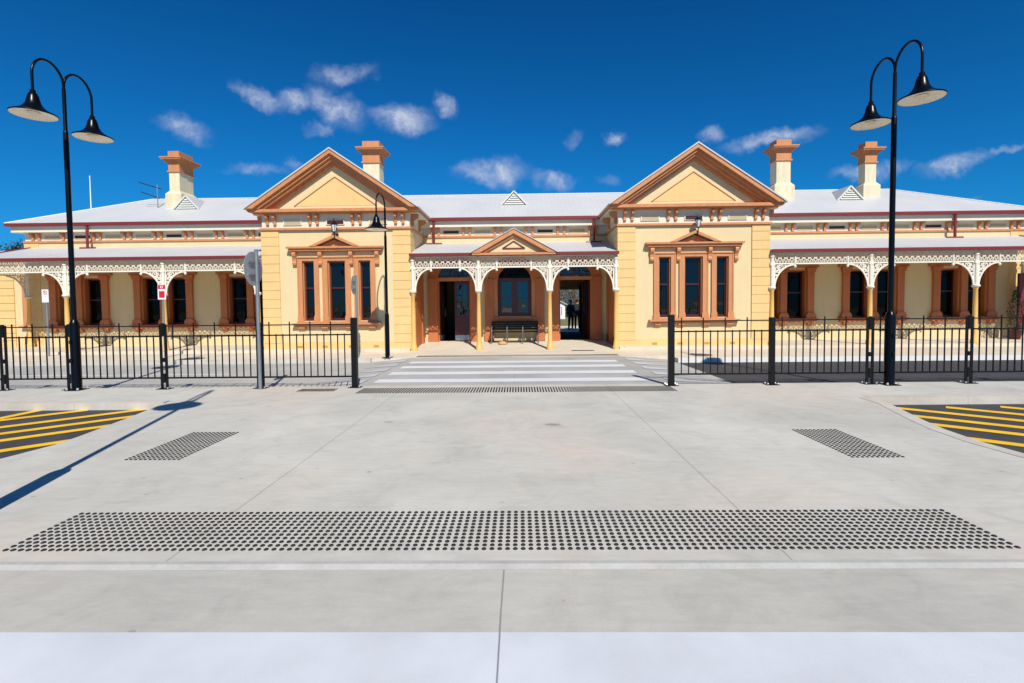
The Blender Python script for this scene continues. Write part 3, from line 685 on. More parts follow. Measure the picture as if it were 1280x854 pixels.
for c in (DL, DR):
    for s in (-1, 1):
        xa, xb = sorted((c+s*.63, c+s*.99))
        P_().box(xa, xb, YW-.09, YW, .1, 2.46).box(xa-.02*(s < 0), xb+.02*(s > 0), YW-.13, YW, 2.46, 2.58).box(xa-.01, xb+.01, YW-.12, YW, .1, .42).go('pilaster', M['trim_shade'])
    P_().box(c-.63, c+.63, YW+.05, YW+.2, 2.47, 2.60).go('transom', M['orange'])
    f = P_().box(c-.6, c+.6, YW+.12, YW+.13, 2.60, 3.12).go('fanlight', M['glass2'])
    P_().box(c-.02, c+.02, YW+.08, YW+.12, 2.6, 3.1).go('glazing_bar', M['dmaroon'], f)
    P_().box(c-.63, c-.58, YW+.02, YW+.2, .14, 2.47).box(c+.58, c+.63, YW+.02, YW+.2, .14, 2.47).go('door_frame', M['trim_shade'])
def door_leaf(hx, hy, ang, w, flip=1, glass=True):
    """panelled leaf with glazed upper part, hinged at (hx,hy), ang about z"""
    e = bpy.data.objects.new('door', None); col.objects.link(e); e.parent = B; e.location = (hx-bx, hy-by, .15); e.rotation_euler.z = ang
    bpy.data.objects.remove(e)
    mb = MB(); t = .045
    mb.box(0, .1, 0, t, 0, 2.3).box(w-.1, w, 0, t, 0, 2.3).box(.1, w-.1, 0, t, 2.18, 2.3).box(.1, w-.1, 0, t, .9, 1.02).box(.1, w-.1, 0, t, 0, .25).box(.1, w-.1, .012, t-.012, .25, .9)
    mb.box(.17, w-.17, .004, t-.004, .32, .83).box(w/2-.02, w/2+.02, 0, t, 1.02, 2.18)
    d = mb.build('door', M['dmaroon'], B); d.location = (hx-bx, hy-by, .152); d.rotation_euler.z = ang
    MB().box(.1, w-.1, .018, .026, 1.02, 2.18).build('pane', M['glass2'], d)
    MB().box(.01, w-.01, -.006, .0, .02, .22).build('kick_plate', M['kick'], d)
    MB().tube([(w-.06, -.01, .95), (w-.06, -.05, .97), (w-.06, -.05, 1.25), (w-.06, -.01, 1.27)], .012, 8).build('door_handle', M['chrome'], d, True)
    return d
door_leaf(DL+.58, YW+.21, pi, .58)         # mirrored below so that the face looks outward
d = [o for o in bpy.data.objects if o.name.startswith('door') and o.type == 'MESH' and o.parent == B and 'frame' not in o.name and 'handle' not in o.name][-1]
d.location = (DL+.0-bx, YW+.14-by, .152); d.rotation_euler.z = 0
door_leaf(DL-.57, YW+.22, radians(82), .58)
door_leaf(DR+.57, YW+.25, radians(100), .62)
door_leaf(DR-.57, YW+.22, radians(84), .58)
# rear door leaf standing half open on the platform side
door_leaf(3.05, 24.25, radians(-105), .6)

# arched window
ww = P_().box(DC-.65, DC-.6, YW+.02, YW+.2, 1.1, 3.1).box(DC+.6, DC+.65, YW+.02, YW+.2, 1.1, 3.1).go('window', M['dmaroon'])
s = P_().box(DC-.6, DC-.5, YW+.10, YW+.18, 1.1, 2.42).box(DC+.5, DC+.6, YW+.10, YW+.18, 1.1, 2.42).box(DC-.12, DC+.12, YW+.09, YW+.18, 1.1, 2.42).box(DC-.6, DC+.6, YW+.08, YW+.18, 2.42, 2.56).box(DC-.5, DC-.12, YW+.10, YW+.18, 1.1, 1.24).box(DC+.12, DC+.5, YW+.10, YW+.18, 1.1, 1.24).box(DC-.5, DC-.12, YW+.11, YW+.18, 1.78, 1.82).box(DC+.12, DC+.5, YW+.11, YW+.18, 1.78, 1.82)
s.go('sash', M['dmaroon'], ww)
P_().box(DC-.6, DC-.0, YW+.15, YW+.155, 1.1, 2.5).go('pane', M['glass2'], ww)
P_().box(DC+.0, DC+.6, YW+.15, YW+.155, 1.1, 2.5).go('pane', M['glass2'], ww)
P_().box(DC-.6, DC+.6, YW+.15, YW+.155, 2.5, 3.12).go('pane', M['glass'], ww)
for s_ in (-1, 1):
    P_().box(*sorted((DC+s_*.65, DC+s_*.82)), YW-.03, YW+.02, 1.08, 2.5).go('architrave', M['orange'])
    xa, xb = sorted((DC+s_*.82, DC+s_*1.14))
    P_().box(xa, xb, YW-.09, YW, .15, 2.40).box(xa-.03, xb+.03, YW-.13, YW, 2.40, 2.52).box(xa-.02, xb+.02, YW-.12, YW, .15, .45).go('pilaster', M['trim_shade'])
P_().box(DC-.82, DC+.82, YW-.11, YW, .88, 1.08).go('window_sill', M['trim_shade'])
P_().box(DC-.82, DC+.82, YW-.02, YW, .15, .88).go('apron_panel', M['cream'])
# side doors inside the porch, terracotta with the porch shade put into its colour
for x, s_ in ((-3.67, 1), (3.34, -1)):
    q = P_(); a, b_ = sorted((x, x+s_*.06)); q.box(a, b_, 16.98, 17.22, .05, 2.9).box(a, b_, 18.2, 18.44, .05, 2.9).box(a, b_, 17.22, 18.2, 2.5, 2.9)
    q.box(a, b_+.02, 16.95, 17.25, .05, .4).box(a, b_+.02, 18.17, 18.47, .05, .4)
    o = q.go('side_doorway', M['trim_shade'])
    a, b_ = sorted((x, x+s_*.025)); P_().box(a, b_, 17.22, 18.2, .1, 2.5).go('door_panel', M['trim_shade'], o)

# ---------------- verandahs
ZG = 3.25
def verandah_roof(xa, xb, ends=()):
    r = P_().prism([(16.38, ZG+.03), (18.76, 3.93), (18.76, 3.88), (16.38, ZG-.02)], xa, xb, 'x'); r.go('verandah_roof', M['roof'])
    P_().box(xa, xb, 16.28, 16.39, ZG-.06, ZG+.035).go('gutter', M['maroon'])
    P_().box(xa, xb, 16.49, 16.56, ZG-.07, ZG-.03).go('verandah_beam', M['lace'])
    P_().prism([(16.5, ZG-.05), (18.74, 3.80), (18.74, 3.86), (16.5, ZG-.021)], xa+.02, xb-.02, 'x').go('verandah_lining', M['cream'])
verandah_roof(-18.95, -8.76); verandah_roof(-3.66, 3.33); verandah_roof(8.38, 18.85)
for x in (-18.95, 18.85):
    P_().prism([(16.30, ZG-.05), (18.76, 3.85), (18.76, 3.96), (16.30, ZG+.05)], x-.05, x+.05, 'x').go('gutter', M['maroon'])

LY0, LY1 = 16.43, 16.47
def lace_mesh(length, n_div):
    """band of cast-iron lace, origin at its left end, z from 2.84 to 3.12"""
    mb = MB(); y0, y1 = -.006, .006; z0, z1 = 2.84, 3.18
    mb.box(0, length, -.015, .015, 2.79, 2.84).box(0, length, -.012, .012, 3.15, 3.18)
    n = max(2, round(length/.19)); w = length/n; zc = (z0+3.15)/2
    for k in range(n):
        cx = (k+.5)*w
        mb.ring(cx, zc, .060, .024, y0, y1, 12)
        for sx in (-1, 1):
            for sz in (-1, 1):
                mb.bar(cx+sx*.044, zc+sz*.044, cx+sx*w*.5, zc+sz*.15, .022, y0, y1)
        mb.ring(cx, zc+.112, .024, .018, y0, y1, 8); mb.ring(cx, zc-.112, .024, .018, y0, y1, 8)
        if k: mb.ring(k*w, zc, .020, .020, y0, y1, 8)
    return mb
def spandrel_mesh(rx, rz, s):
    """curved lace bracket springing from a column at x=0 towards s*rx; arc edge + packed scrolls"""
    mb = MB(); y0, y1 = -.006, .006; zt = 2.80; zb = zt-rz; n = 16
    ex = rx-.08
    pts = [(rx-ex*cos(pi/2*k/n), zb+(rz-.02)*sin(pi/2*k/n)) for k in range(n+1)]
    for k in range(n): mb.bar(s*pts[k][0], pts[k][1], s*pts[k+1][0], pts[k+1][1], .05, -.015, .015)
    mb.box(*sorted((s*.06, s*.10)), -.012, .012, zb, zt)
    def dist(x, z): return min(math.hypot(x-a, z-b_) for a, b_ in pts)
    rnd = random.Random(3); circ = []
    for r in (.105, .085, .065, .05, .038, .028):
        for _ in range(400):
            x = rnd.uniform(.1+r, rx); z = rnd.uniform(zb, zt-r)
            inside = ((rx-x)/ex)**2+((z-zb)/(rz-.02))**2 > 1 and z > zb
            if inside and dist(x, z) > r+.02 and all(math.hypot(x-a, z-c) > r+q-.006 for a, c, q in circ): circ.append((x, z, r))
    for x, z, r in circ:
        mb.ring(s*x, z, r-.004, .026, y0, y1, 12 if r > .05 else 8)
        if r > .06:
            mb.ring(s*(x-.2*r), z+.1*r, r*.42, .024, y0, y1, 8)
            mb.bar(s*(x-r*.7), z-r*.7, s*(x-r*.35), z-r*.2, .024, y0, y1); mb.bar(s*(x+r*.7), z+r*.6, s*(x+r*.25), z+r*.2, .024, y0, y1)
    return mb
spA = {s: spandrel_mesh(.74, .80, s).mesh('lace_bracket', M['lace']) for s in (-1, 1)}
spB = {s: spandrel_mesh(.60, .78, s).mesh('lace_bracket', M['lace']) for s in (-1, 1)}
pend = MB().lathe([(.012, -.12), (.04, -.095), (.045, -.06), (.022, -.03), (.03, 0), (.035, .04), (.03, .33)], 0, 0, 0, 10).mesh('pendant', M['lace'], True)
colm = {}
def column(x, half=False, zf=.1, y=16.45):
    prof = [(.115, zf-.02), (.115, zf+.10), (.095, zf+.14), (.078, zf+.30), (.074, zf+.34), (.07, zf+1.2), (.06, 1.90), (.075, 1.92), (.075, 1.95)]
    o = P_().lathe(prof, x, y, 0, 14).go('column', M['amber'], smooth=True)
    P_().lathe([(.07, 1.951), (.11, 1.98), (.12, 2.0), (.12, 2.03), (.08, 2.06)], x, y, 0, 14).go('capital', M['lace'], o, smooth=True)
    P_().lathe([(.058, 2.06), (.052, 2.8), (.06, 3.12)], x, y, 0, 12).box(x-.075, x+.075, y-.05, y+.05, 2.76, 2.86).lathe([(.06, 3.02), (.085, 3.05), (.06, 3.1)], x, y, 0, 10).go('upper_shaft', M['lace'], o, smooth=True)
    return o
def bay(xa, xb, sp, rx):
    L_ = xb-xa
    o = lace_mesh(L_-.12, 0).build('lace_frieze', M['lace'], B, loc=(xa+.06-bx, 16.45-by, 0))
    put('lace_bracket', sp[1], xa, 16.45, 0); put('lace_bracket', sp[-1], xb, 16.45, 0)
    for x in (xa+rx+.02, xb-rx-.02): put('pendant', pend, x, 16.45, 2.79)
colsL = [-18.85, -15.45, -12.08, -8.86]; colsC = [-3.58, -1.365, 1.03, 3.25]; colsR = [8.44, 11.69, 15.15, 18.75]
for cs, sp, rx in ((colsL, spA, .74), (colsC, spB, .60), (colsR, spA, .74)):
    for i, x in enumerate(cs): column(x, zf=.1 if cs is not colsC else .02)
    for a, b_ in zip(cs, cs[1:]): bay(a, b_, sp, rx)
# end returns of the verandah
for x in (-18.85, 18.75):
    column(x, y=18.5)
    me = lace_mesh(1.9, 0)
    o = me.build('lace_frieze', M['lace'], B, loc=(x-bx, 16.52-by, 0)); o.rotation_euler.z = pi/2
    put('lace_bracket', spA[-1], x, 18.46, 0, (0, 0, pi/2))
    put('lace_bracket', spA[1], x, 16.5, 0, (0, 0, pi/2))
# porch gable
cx = -.165; h = 1.41; zb, za = 3.27, 4.05
q = P_(); d = .15/((za-zb)/h)
P_().prism([(cx-h, zb), (cx, za), (cx, za-.15), (cx-h+d, zb)], 16.2, 16.5).prism([(cx, za), (cx+h, zb), (cx+h-d, zb), (cx, za-.15)], 16.2, 16.5).go('raking_cornice', M['orange'])
dd = .24/((za-zb)/h)
P_().prism([(cx-h+d, zb), (cx, za-.15), (cx, za-.24), (cx-h+dd, zb)], 16.28, 16.5).prism([(cx, za-.15), (cx+h-d, zb), (cx+h-dd, zb), (cx, za-.24)], 16.28, 16.5).go('raking_cornice', M['orange'])
P_().prism([(cx-h+.15, zb), (cx+h-.15, zb), (cx, za-.1)], 16.36, 16.5).go('pediment', M['cream'])
P_().box(cx-h+.02, cx+h-.02, 16.22, 16.5, zb-.07, zb).go('cornice', M['orange'])
t = P_(); A = [(cx-.37, 3.42), (cx+.37, 3.42), (cx, 3.66)]
for i in range(3): p, r_ = A[i], A[(i+1) % 3]; t.bar(p[0], p[1], r_[0], r_[1], .035, 16.33, 16.362)
t.go('panel_border', M['maroon'])
g = P_()
for s_ in (-1, 1):
    q8 = [(cx, 16.17, za+.03), (cx+s_*(h+.04), 16.17, zb+.02), (cx+s_*(h+.04), 16.9, zb+.02), (cx, 18.75, za+.03)]
    g.add(q8+[(x, y, z-.025) for x, y, z in q8], [(0, 1, 2, 3), (7, 6, 5, 4), (0, 4, 5, 1), (1, 5, 6, 2), (2, 6, 7, 3)])
g.go('gable_roof', M['roof'])

# ------------------------------------------------------------------ annex beyond the left end
AN = empty('side_annexe', (-24, 19.3, 0)); tag(AN, 'low flat-topped cream annexe with yellow quoin beyond the left end of the verandah', 'building')
def A_(mb, name, mat): mb.v = [(x+24, y-19.3, z) for x, y, z in mb.v]; return mb.build(name, mat, AN)
A_(MB().wall(-30, -19.1, 0, 3.7, 19.3, 19.6, [(-19.6, -19.2, .95, 2.9)]).box(-30, -29.7, 19.6, 24, 0, 3.7), 'wall', M['cream'])
A_(MB().box(-30.05, -19.08, 19.24, 19.7, 3.7, 3.78), 'parapet_cap', M['white'])
q = MB(); z = 0
while z < 3.6: q.box(-20.85, -20.22, 19.26, 19.3, z+.008, z+.292); z += .3
A_(q, 'quoin', M['yellow'])
A_(MB().box(-19.85, -19.6, 19.22, 19.3, .9, 2.95).box(-19.6, -19.15, 19.22, 19.3, 2.9, 3.05).box(-19.95, -19.12, 19.14, 19.3, .82, .9), 'window_surround', M['orange'])
A_(MB().box(-19.6, -19.2, 19.4, 19.41, .95, 2.9), 'pane', M['glass'])

# ------------------------------------------------------------------ wall lanterns
def lantern(x, label):
    r = empty('wall_lantern', (x, 16.5, 3.76)); r.scale = (.8, .8, .8); tag(r, label, 'lantern', 'lanterns on the pavilions')
    mb = MB().box(-.05, .05, -.03, 0, -.02, .28)
    mb.tube([(0, -.02, .05), (0, -.2, .02), (0, -.33, .10), (0, -.36, .26), (0, -.36, .30)], .022, 8).tube([(0, -.02, .22), (0, -.16, .2), (0, -.3, .12)], .012, 6)
    mb.build('bracket', M['blackm'], r, True)
    MB().lathe([(.03, .30), (.06, .32), (.06, .34)], 0, -.36, 0, 6).lathe([(.15, .62), (.155, .64), (.09, .70), (.05, .74), (.02, .80), (.03, .82), (.008, .88)], 0, -.36, 0, 6).build('cap', M['blackm'], r)
    MB().lathe([(.055, .34), (.125, .62)], 0, -.36, 0, 6).build('glass', paint('lantern_glass', (205, 212, 218), .1, .05), r)
    f = MB()
    for k in range(6):
        a = 2*pi*k/6; f.tube([(.06*cos(a), -.36+.06*sin(a), .34), (.13*cos(a), -.36+.13*sin(a), .62)], .008, 5)
    f.build('frame', M['blackm'], r)
lantern(-6.12, 'black lantern on the wall of the left pavilion above its windows')
lantern(5.90, 'black lantern on the wall of the right pavilion above its windows')

# ------------------------------------------------------------------ bench, stone, plants
bn = empty('bench', (-.17, 18.2, .12)); tag(bn, 'black slatted bench with steel supports under the arched porch window', 'bench')
m_ = MB()
for k in range(4): m_.box(-.88, .88, .20+.01*k, .235+.01*k, .47+k*.085, .547+k*.085)
m_.build('backrest', M['black'], bn)
m_ = MB()
for k in range(5): m_.box(-.88, .88, -.28+k*.09, -.21+k*.09, .40, .43)
m_.build('seat', M['blackm'], bn)
for x in (-.86, -.29, .29, .86):
    MB().tube([(x, -.3, 0), (x, -.28, .38), (x, -.1, .39), (x, .2, .41), (x, .25, .6), (x, .27, .74)], .022, 8).tube([(x, .22, .41), (x, .30, 0)], .022, 8).tube([(x, -.28, .36), (x, -.26, .58), (x, .2, .60)], .02, 8).build('leg', M['chrome'], bn, True)
st = MB().lathe([(.10, 0), (.15, .02), (.16, .06), (.12, .10), (.03, .125)], 0, 0, 0, 11)
st.v = [(x*(1+.15*sin(5*y*9)), y*.6, z) for x, y, z in st.v]
tag(st.build('boulder', M['stone'], None, True, (-.62, 17.75, .09)), 'small tan lump of sandstone on the porch floor before the bench', 'stone')
# clipped dark shrub and red board just inside the right edge
sh = empty('potted_conifer', (17.93, 17.9, .1)); tag(sh, 'slim dark green potted conifer at the far right end of the verandah', 'plant')
MB().lathe([(.14, 0), (.19, .3), (.2, .32), (.16, .32)], 0, 0, 0, 14).build('pot', M['dmaroon'], sh, True)
lf = MB(); rnd = random.Random(5)
for k in range(900):
    z = rnd.uniform(.3, 1.75); rr_ = .24*(1-(max(z-.9, 0)/.95)**2)*rnd.uniform(.4, 1.05); a = rnd.uniform(0, 2*pi)
    x, y = rr_*cos(a), rr_*sin(a); s_ = .035
    lf.add([(x, y, z), (x+rnd.uniform(-s_, s_), y+rnd.uniform(-s_, s_), z+s_*1.6), (x+rnd.uniform(-s_, s_), y+rnd.uniform(-s_, s_), z+s_*.5)], [(0, 1, 2)])
lf.build('foliage', M['leafd'], sh)
rb = empty('notice_board', (18.68, 18.25, .1)); tag(rb, 'tall dark red board standing at the far right end of the verandah', 'notice board')
MB().box(-.3, .3, -.02, .02, .35, 2.35).build('panel', M['maroon'], rb)
MB().box(-.34, -.3, -.03, .03, 0, 2.4).box(.3, .34, -.03, .03, 0, 2.4).box(-.3, .3, -.03, .03, 2.35, 2.4).build('frame', M['dmaroon'], rb)

# ------------------------------------------------------------------ fences
def fence(xs, kinds, y, label):
    r = empty('metal_fence', (xs[0], y, 0)); tag(r, label, 'fence', 'black metal fences on the kerb')
    x00 = xs[0]
    for x, kd in zip(xs, kinds):
        X = x-x00
        if kd == 's':
            o = MB().box(X-.052, X+.052, -.052, .052, .0, 1.34).build('post', M['blackm'], r, bevel=.006)
        elif kd == 'm':
            o = MB().box(X-.045, X+.045, -.045, .045, .0, 1.27).build('post', M['blackm'], r, bevel=.006)
        else:
            m_ = MB().box(X-.072, X-.026, -.012, .012, 0, 1.25).box(X+.026, X+.072, -.012, .012, 0, 1.25)
            for z0, z1 in ((1.02, 1.27), (.52, .6), (.12, .30)): m_.box(X-.026, X+.026, -.02, .02, z0, z1)
            o = m_.build('post', M['blackm'], r, bevel=.004)
        MB().box(X-.12, X+.12, -.08, .08, .001, .012).build('base_plate', M['blackm'], o)
        for sx in (-.095, .095):
            for sy in (-.055, .055): MB().lathe([(.014, .0), (.014, .02), (.009, .028)], X+sx, sy, .012, 6).build('bolt', M['bolt'], o)
    for a, b_ in zip(xs, xs[1:]):
        w = b_-a-.11; X = a-x00+.055; m_ = MB()
        m_.box(X, X+w, -.012, .012, 1.205, 1.225).box(X, X+w, -.02, .02, 1.005, 1.03).box(X, X+w, -.02, .02, .20, .228)
        n = round(w/.135)
        for k in range(1, n):
            xx = X+w*k/n; tall = k % 3 == 1
            m_.box(xx-.0085, xx+.0085, -.0085, .0085, .228, 1.005)
            if tall: m_.box(xx-.0085, xx+.0085, -.0085, .0085, 1.03, 1.205).box(xx-.0085, xx+.0085, -.0085, .0085, 1.225, 1.275)
            else: m_.box(xx-.007, xx+.007, -.007, .007, 1.03, 1.04)
        m_.build('panel', M['blackm'], r)
    return r
fence([-3.16, -4.98, -6.85, -8.68, -9.98, -11.8, -13.6][::-1], 'ddddddms'[0:6]+'s', 9.26, 'black metal picket fence left of the crossing with white bolts')
fence([2.85, 4.73, 6.55, 8.38, 10.2, 12.0, 13.8], 'smddddd', 9.20, 'black metal picket fence right of the crossing before the asphalt')

# ------------------------------------------------------------------ street lamps
def shade_parts(root, x, y, z):
    """hanging trumpet shade, rim at height z"""
    s_ = MB().lathe([(.325, -.004), (.332, .0), (.330, .02), (.26, .055), (.19, .095), (.14, .145), (.108, .20), (.092, .26), (.08, .32), (.06, .37), (.042, .39), (.042, .43)], x, y, z, 36, cap=False).build('lamp_shade', M['black'], root, True)
    MB().lathe([(.0001, .05), (.15, .045), (.28, .02), (.318, .004), (.322, -.002)], x, y, z, 36, cap=False).build('lens', M['lens'], s_, True)
    MB().lathe([(.0001, -.0), (.06, .0), (.09, .02), (.09, .04)], x, y, z+.0, 20, cap=False).build('bulb_cover', paint('lamp_bulb_cover', (240, 232, 210), .15, .02), s_, True)
    return s_
def street_lamp(loc, twin, H, label, rot=0, group=None, thin=1., mid=1., q=.30):
    """H: height of the arm apex"""
    r = empty('street_lamp', loc, rot); tag(r, label, 'street lamp', group)
    MB().lathe([(.115*thin, 0), (.108*thin, .02), (.105*thin, 1.27), (.085*thin, 1.32), (.055*mid, 1.36)], 0, 0, 0, 20).build('base_sleeve', M['black'], r, True)
    MB().lathe([(.058*mid, 1.3), (.056*mid, H-1.2), (.05*mid, H-1.17), (.04*mid, H-1.14), (.038*max(mid, .8), H-.37)], 0, 0, 0, 16).build('pole', M['black'], r, True)
    MB().box(-.13, .13, -.13, .13, .001, .014).build('base_plate', M['blackm'], r)
    for sx in (-.105, .105):
        for sy in (-.105, .105): MB().lathe([(.018, 0), (.018, .03), (.01, .04)], sx, sy, .014, 6).build('bolt', M['bolt'], r)
    for s_ in ((-1, 1) if twin else (-1,)):
        pts = [(0, s_*(q-q*cos(pi*k/14)), H-.34+.34*sin(pi*k/14)) for k in range(15)]
        pts = [(0, 0, H-.6), (0, 0, H-.45)]+pts+[(0, s_*2*q, H-.5), (0, s_*2*q, H-.66)]
        MB().tube(pts, .022, 10).build('arm', M['black'], r, True)
        shade_parts(r, 0, s_*2*q, H-1.08)
    for z in (.55, .9): MB().box(-.02, .02, -.112, -.10, z, z+.06).build('hatch', M['blackm'], r)
    return r
g = 'street lamps of the station forecourt'
street_lamp((-8.53, 9.22, 0), True, 6.07, 'tall black twin-headed street lamp rising in front of the left fence', 0, g, .76, .76)
street_lamp((6.84, 9.10, 0), True, 6.05, 'tall black twin-headed street lamp rising in front of the right fence', 0, g, .8, .8)
street_lamp((-3.95, 14.5, 0), False, 4.80, 'slim black single-headed street lamp before the left pavilion', radians(-8), g, .6, .68)
street_lamp((-4.06, 3.32, 0), False, 6.1, 'black single-headed street lamp whose shadow crosses the plaza, just outside the left edge', radians(8), g, .82, .66)

# ------------------------------------------------------------------ signs
def round_sign(loc, zc, R, H, label, pr=.032):
    r = empty('round_sign', loc); tag(r, label, 'road sign', 'round signs seen from behind')
    MB().lathe([(pr, 0), (pr, H)], 0, 0, 0, 12).lathe([(pr+.004, H), (pr+.004, H+.02)], 0, 0, 0, 12).build('pole', M['galv'], r, True)
    d = MB(); n = 32; X = -pr-.03
    d.add([(X, R*cos(2*pi*k/n), zc+R*sin(2*pi*k/n)) for k in range(n)]+[(X-.006, R*cos(2*pi*k/n), zc+R*sin(2*pi*k/n)) for k in range(n)],
          [tuple(range(n)), tuple(range(2*n-1, n-1, -1))]+[(k, k+n, (k+1) % n+n, (k+1) % n) for k in range(n)])
    d.build('sign_disc', M['signback'], r)
    MB().box(X, -pr, -.2, .2, zc+.1, zc+.13).box(X, -pr, -.2, .2, zc-.13, zc-.10).build('clamp', M['galv'], r); return r
SG = round_sign((-4.92, 9.12, 0), 2.28, .32, 2.62, 'round grey sign seen from behind on a galvanised pole at the left fence'); SG.rotation_euler.z = 0.
round_sign((-4.88, 14.6, 0), 2.18, .29, 2.45, 'round pale sign seen almost edge-on beyond the left fence end')

def flat_sign(name, loc, H, label, draw, w, h):
    r = empty(name, loc); tag(r, label, 'parking sign')
    MB().lathe([(.028, 0), (.028, H)], 0, 0, 0, 10).build('pole', M['galv'], r, True)
    o = MB().box(-w/2, w/2, -.045, -.04, H-h, H).build('sign_face', M['signwhite'], r)
    draw(o, H, w, h)
def draw_a(o, H, w, h):            # no-parking roundel above a white field
    MB().ring(0, H-.1, .062, .018, -.049, -.0455, 20).bar(-.045, H-.055, .045, H-.145, .016, -.049, -.0455).build('roundel', M['signred'], o)
    MB().box(-.02, -.005, -.0485, -.0455, H-.13, H-.07).ring(-.005, H-.085, .015, .01, -.0485, -.0455, 10).build('letter', M['signblue'], o)
def draw_b(o, H, w, h):            # red panel over white strip over red square
    MB().box(-.115, .115, -.048, -.0455, H-.14, H-.01).build('red_panel', M['signred'], o)
    MB().ring(0, H-.075, .035, .014, -.051, -.0485, 14).build('roundel', M['signwhite'], o)
    MB().box(-.09, .09, -.048, -.0455, H-.41, H-.20).build('red_square', M['signred'], o)
flat_sign('parking_sign', (-15.55, 15.85, 0), 2.2, 'small white parking sign with red roundel before the left wing', draw_a, .22, .42)
flat_sign('parking_sign', (-11.05, 15.0, 0), 2.28, 'small red and white sign before the verandah column left of the pavilion', draw_b, .25, .46)

# ------------------------------------------------------------------ roof mast and antenna
mt = empty('flagpole', (-21.1, 24.0, 0)); tag(mt, 'thin white mast rising behind the left roof slope', 'mast')
MB().lathe([(.05, 0), (.035, 5), (.02, 8.05)], 0, 0, 0, 10).lathe([(.03, 8.05), (.03, 8.09)], 0, 0, 0, 8).build('pole', M['signwhite'], mt, True)
an = empty('tv_antenna', (-14.95, 20.2, 5.9)); tag(an, 'dark television aerial on the roof beside the leftmost chimney', 'antenna')
MB().tube([(0, 0, -.4), (0, 0, .75)], .018, 8).build('mast', M['galv'], an, True)
MB().tube([(-.55, -.25, .80), (.1, .1, .60)], .02, 6).tube([(-.5, -.25, .42), (.05, .05, .2)], .02, 6).build('boom', M['blackm'], an, True)
e_ = MB()
for k in range(5):
    t_ = k/4; x, y, z = -.55+.6*t_, -.25+.3*t_, .80-.19*t_; e_.tube([(x, y-.12, z), (x, y+.12, z)], .006, 5)
e_.build('element', M['blackm'], an)

# ------------------------------------------------------------------ people on the platform, seen through the right doorway
def person(loc, rz, h, mat_top, mat_leg, label, hat=False):
    r = empty('person', loc, rz); tag(r, label, 'person')
    s = h/1.72
    J = dict(pel=(0, 0, .95), ab=(0, .01, 1.12), ch=(0, .0, 1.32), nk=(0, .01, 1.46), hd0=(0, 0, 1.54), hd1=(0, -.01, 1.63), hd2=(0, 0, 1.70),
             hl=(.09, 0, .9), kl=(.1, -.02, .5), al=(.1, .02, .09), tl=(.11, -.12, .03), hr=(-.09, 0, .9), kr=(-.11, -.01, .5), ar=(-.12, .03, .09), tr=(-.14, -.11, .03),
             sl=(.17, 0, 1.39), el=(.22, .03, 1.12), wl=(.2, -.1, .95), gl=(.19, -.15, .88), sr=(-.17, 0, 1.39), er=(-.23, .02, 1.12), wr=(-.24, -.04, .88), gr=(-.24, -.07, .79))
    R = dict(pel=.17, ab=.15, ch=.18, nk=.07, hd0=.09, hd1=.115, hd2=.085, hl=.12, kl=.085, al=.06, tl=.05, hr=.12, kr=.085, ar=.06, tr=.05,
             sl=.085, el=.06, wl=.042, gl=.045, sr=.085, er=.06, wr=.042, gr=.045)
    E = [('pel','ab'),('ab','ch'),('ch','nk'),('nk','hd0'),('hd0','hd1'),('hd1','hd2'),('pel','hl'),('hl','kl'),('kl','al'),('al','tl'),('pel','hr'),('hr','kr'),('kr','ar'),('ar','tr'),
         ('ch','sl'),('sl','el'),('el','wl'),('wl','gl'),('ch','sr'),('sr','er'),('er','wr'),('wr','gr')]
    ks = list(J); me = bpy.data.meshes.new('body'); me.from_pydata([tuple(c*s for c in J[k]) for k in ks], [(ks.index(a), ks.index(b_)) for a, b_ in E], [])
    o = bpy.data.objects.new('body', me); col.objects.link(o)
    md = o.modifiers.new('skin', 'SKIN')
    for i, k in enumerate(ks): me.skin_vertices[0].data[i].radius = (R[k]*s, R[k]*s*.85); me.skin_vertices[0].data[i].use_root = (k == 'pel')
    sb = o.modifiers.new('sub', 'SUBSURF'); sb.levels = 2; sb.render_levels = 2
    dg = bpy.context.evaluated_depsgraph_get(); dg.update(); ev = o.evaluated_get(dg); m2 = bpy.data.meshes.new_from_object(ev)
    bpy.data.objects.remove(o)
    for q in (mat_top, mat_leg, M['skin'], M['blackm']): m2.materials.append(q)
    for p in m2.polygons:
        z = p.center.z/s; p.use_smooth = True
        p.material_index = 2 if z > 1.47 else (0 if z > .96 or (abs(p.center.x/s) > .17 and z > .93) else (2 if abs(p.center.x/s) > .17 and z > .7 else (1 if z > .09 else 3)))
    o = bpy.data.objects.new('body', m2); col.objects.link(o); o.parent = r
    hm = MB().lathe([(.085*s, 1.58*s), (.1*s, 1.64*s), (.098*s, 1.69*s), (.07*s, 1.74*s), (.02*s, 1.76*s)], 0, .015, 0, 14); hm.build('hair', M['hair'], r, True)
person((2.93, 27.8, .05), radians(20), 1.70, M['cloth'], M['cloth2'], 'person in dark blue standing on the platform, left one seen through the doorway')
person((3.38, 28.6, .05), radians(160), 1.74, M['cloth2'], M['cloth2'], 'person in charcoal standing on the platform, right one seen through the doorway')
hut = empty('shed', (3.4, 48, 0)); tag(hut, 'small white gabled shed beyond the platform, glimpsed through the right doorway', 'shed')
MB().prism([(-2.0, -.4), (1.1, -.4), (1.1, 1.5), (-.5, 2.3), (-2.0, 1.5)], 0, 4).build('wall', M['signwhite'], hut)
MB().prism([(-2.2, 1.4), (-.5, 2.35), (1.3, 1.4), (1.3, 1.48), (-.5, 2.45), (-2.2, 1.48)], -.2, 4.2).build('roof', M['roof'], hut)

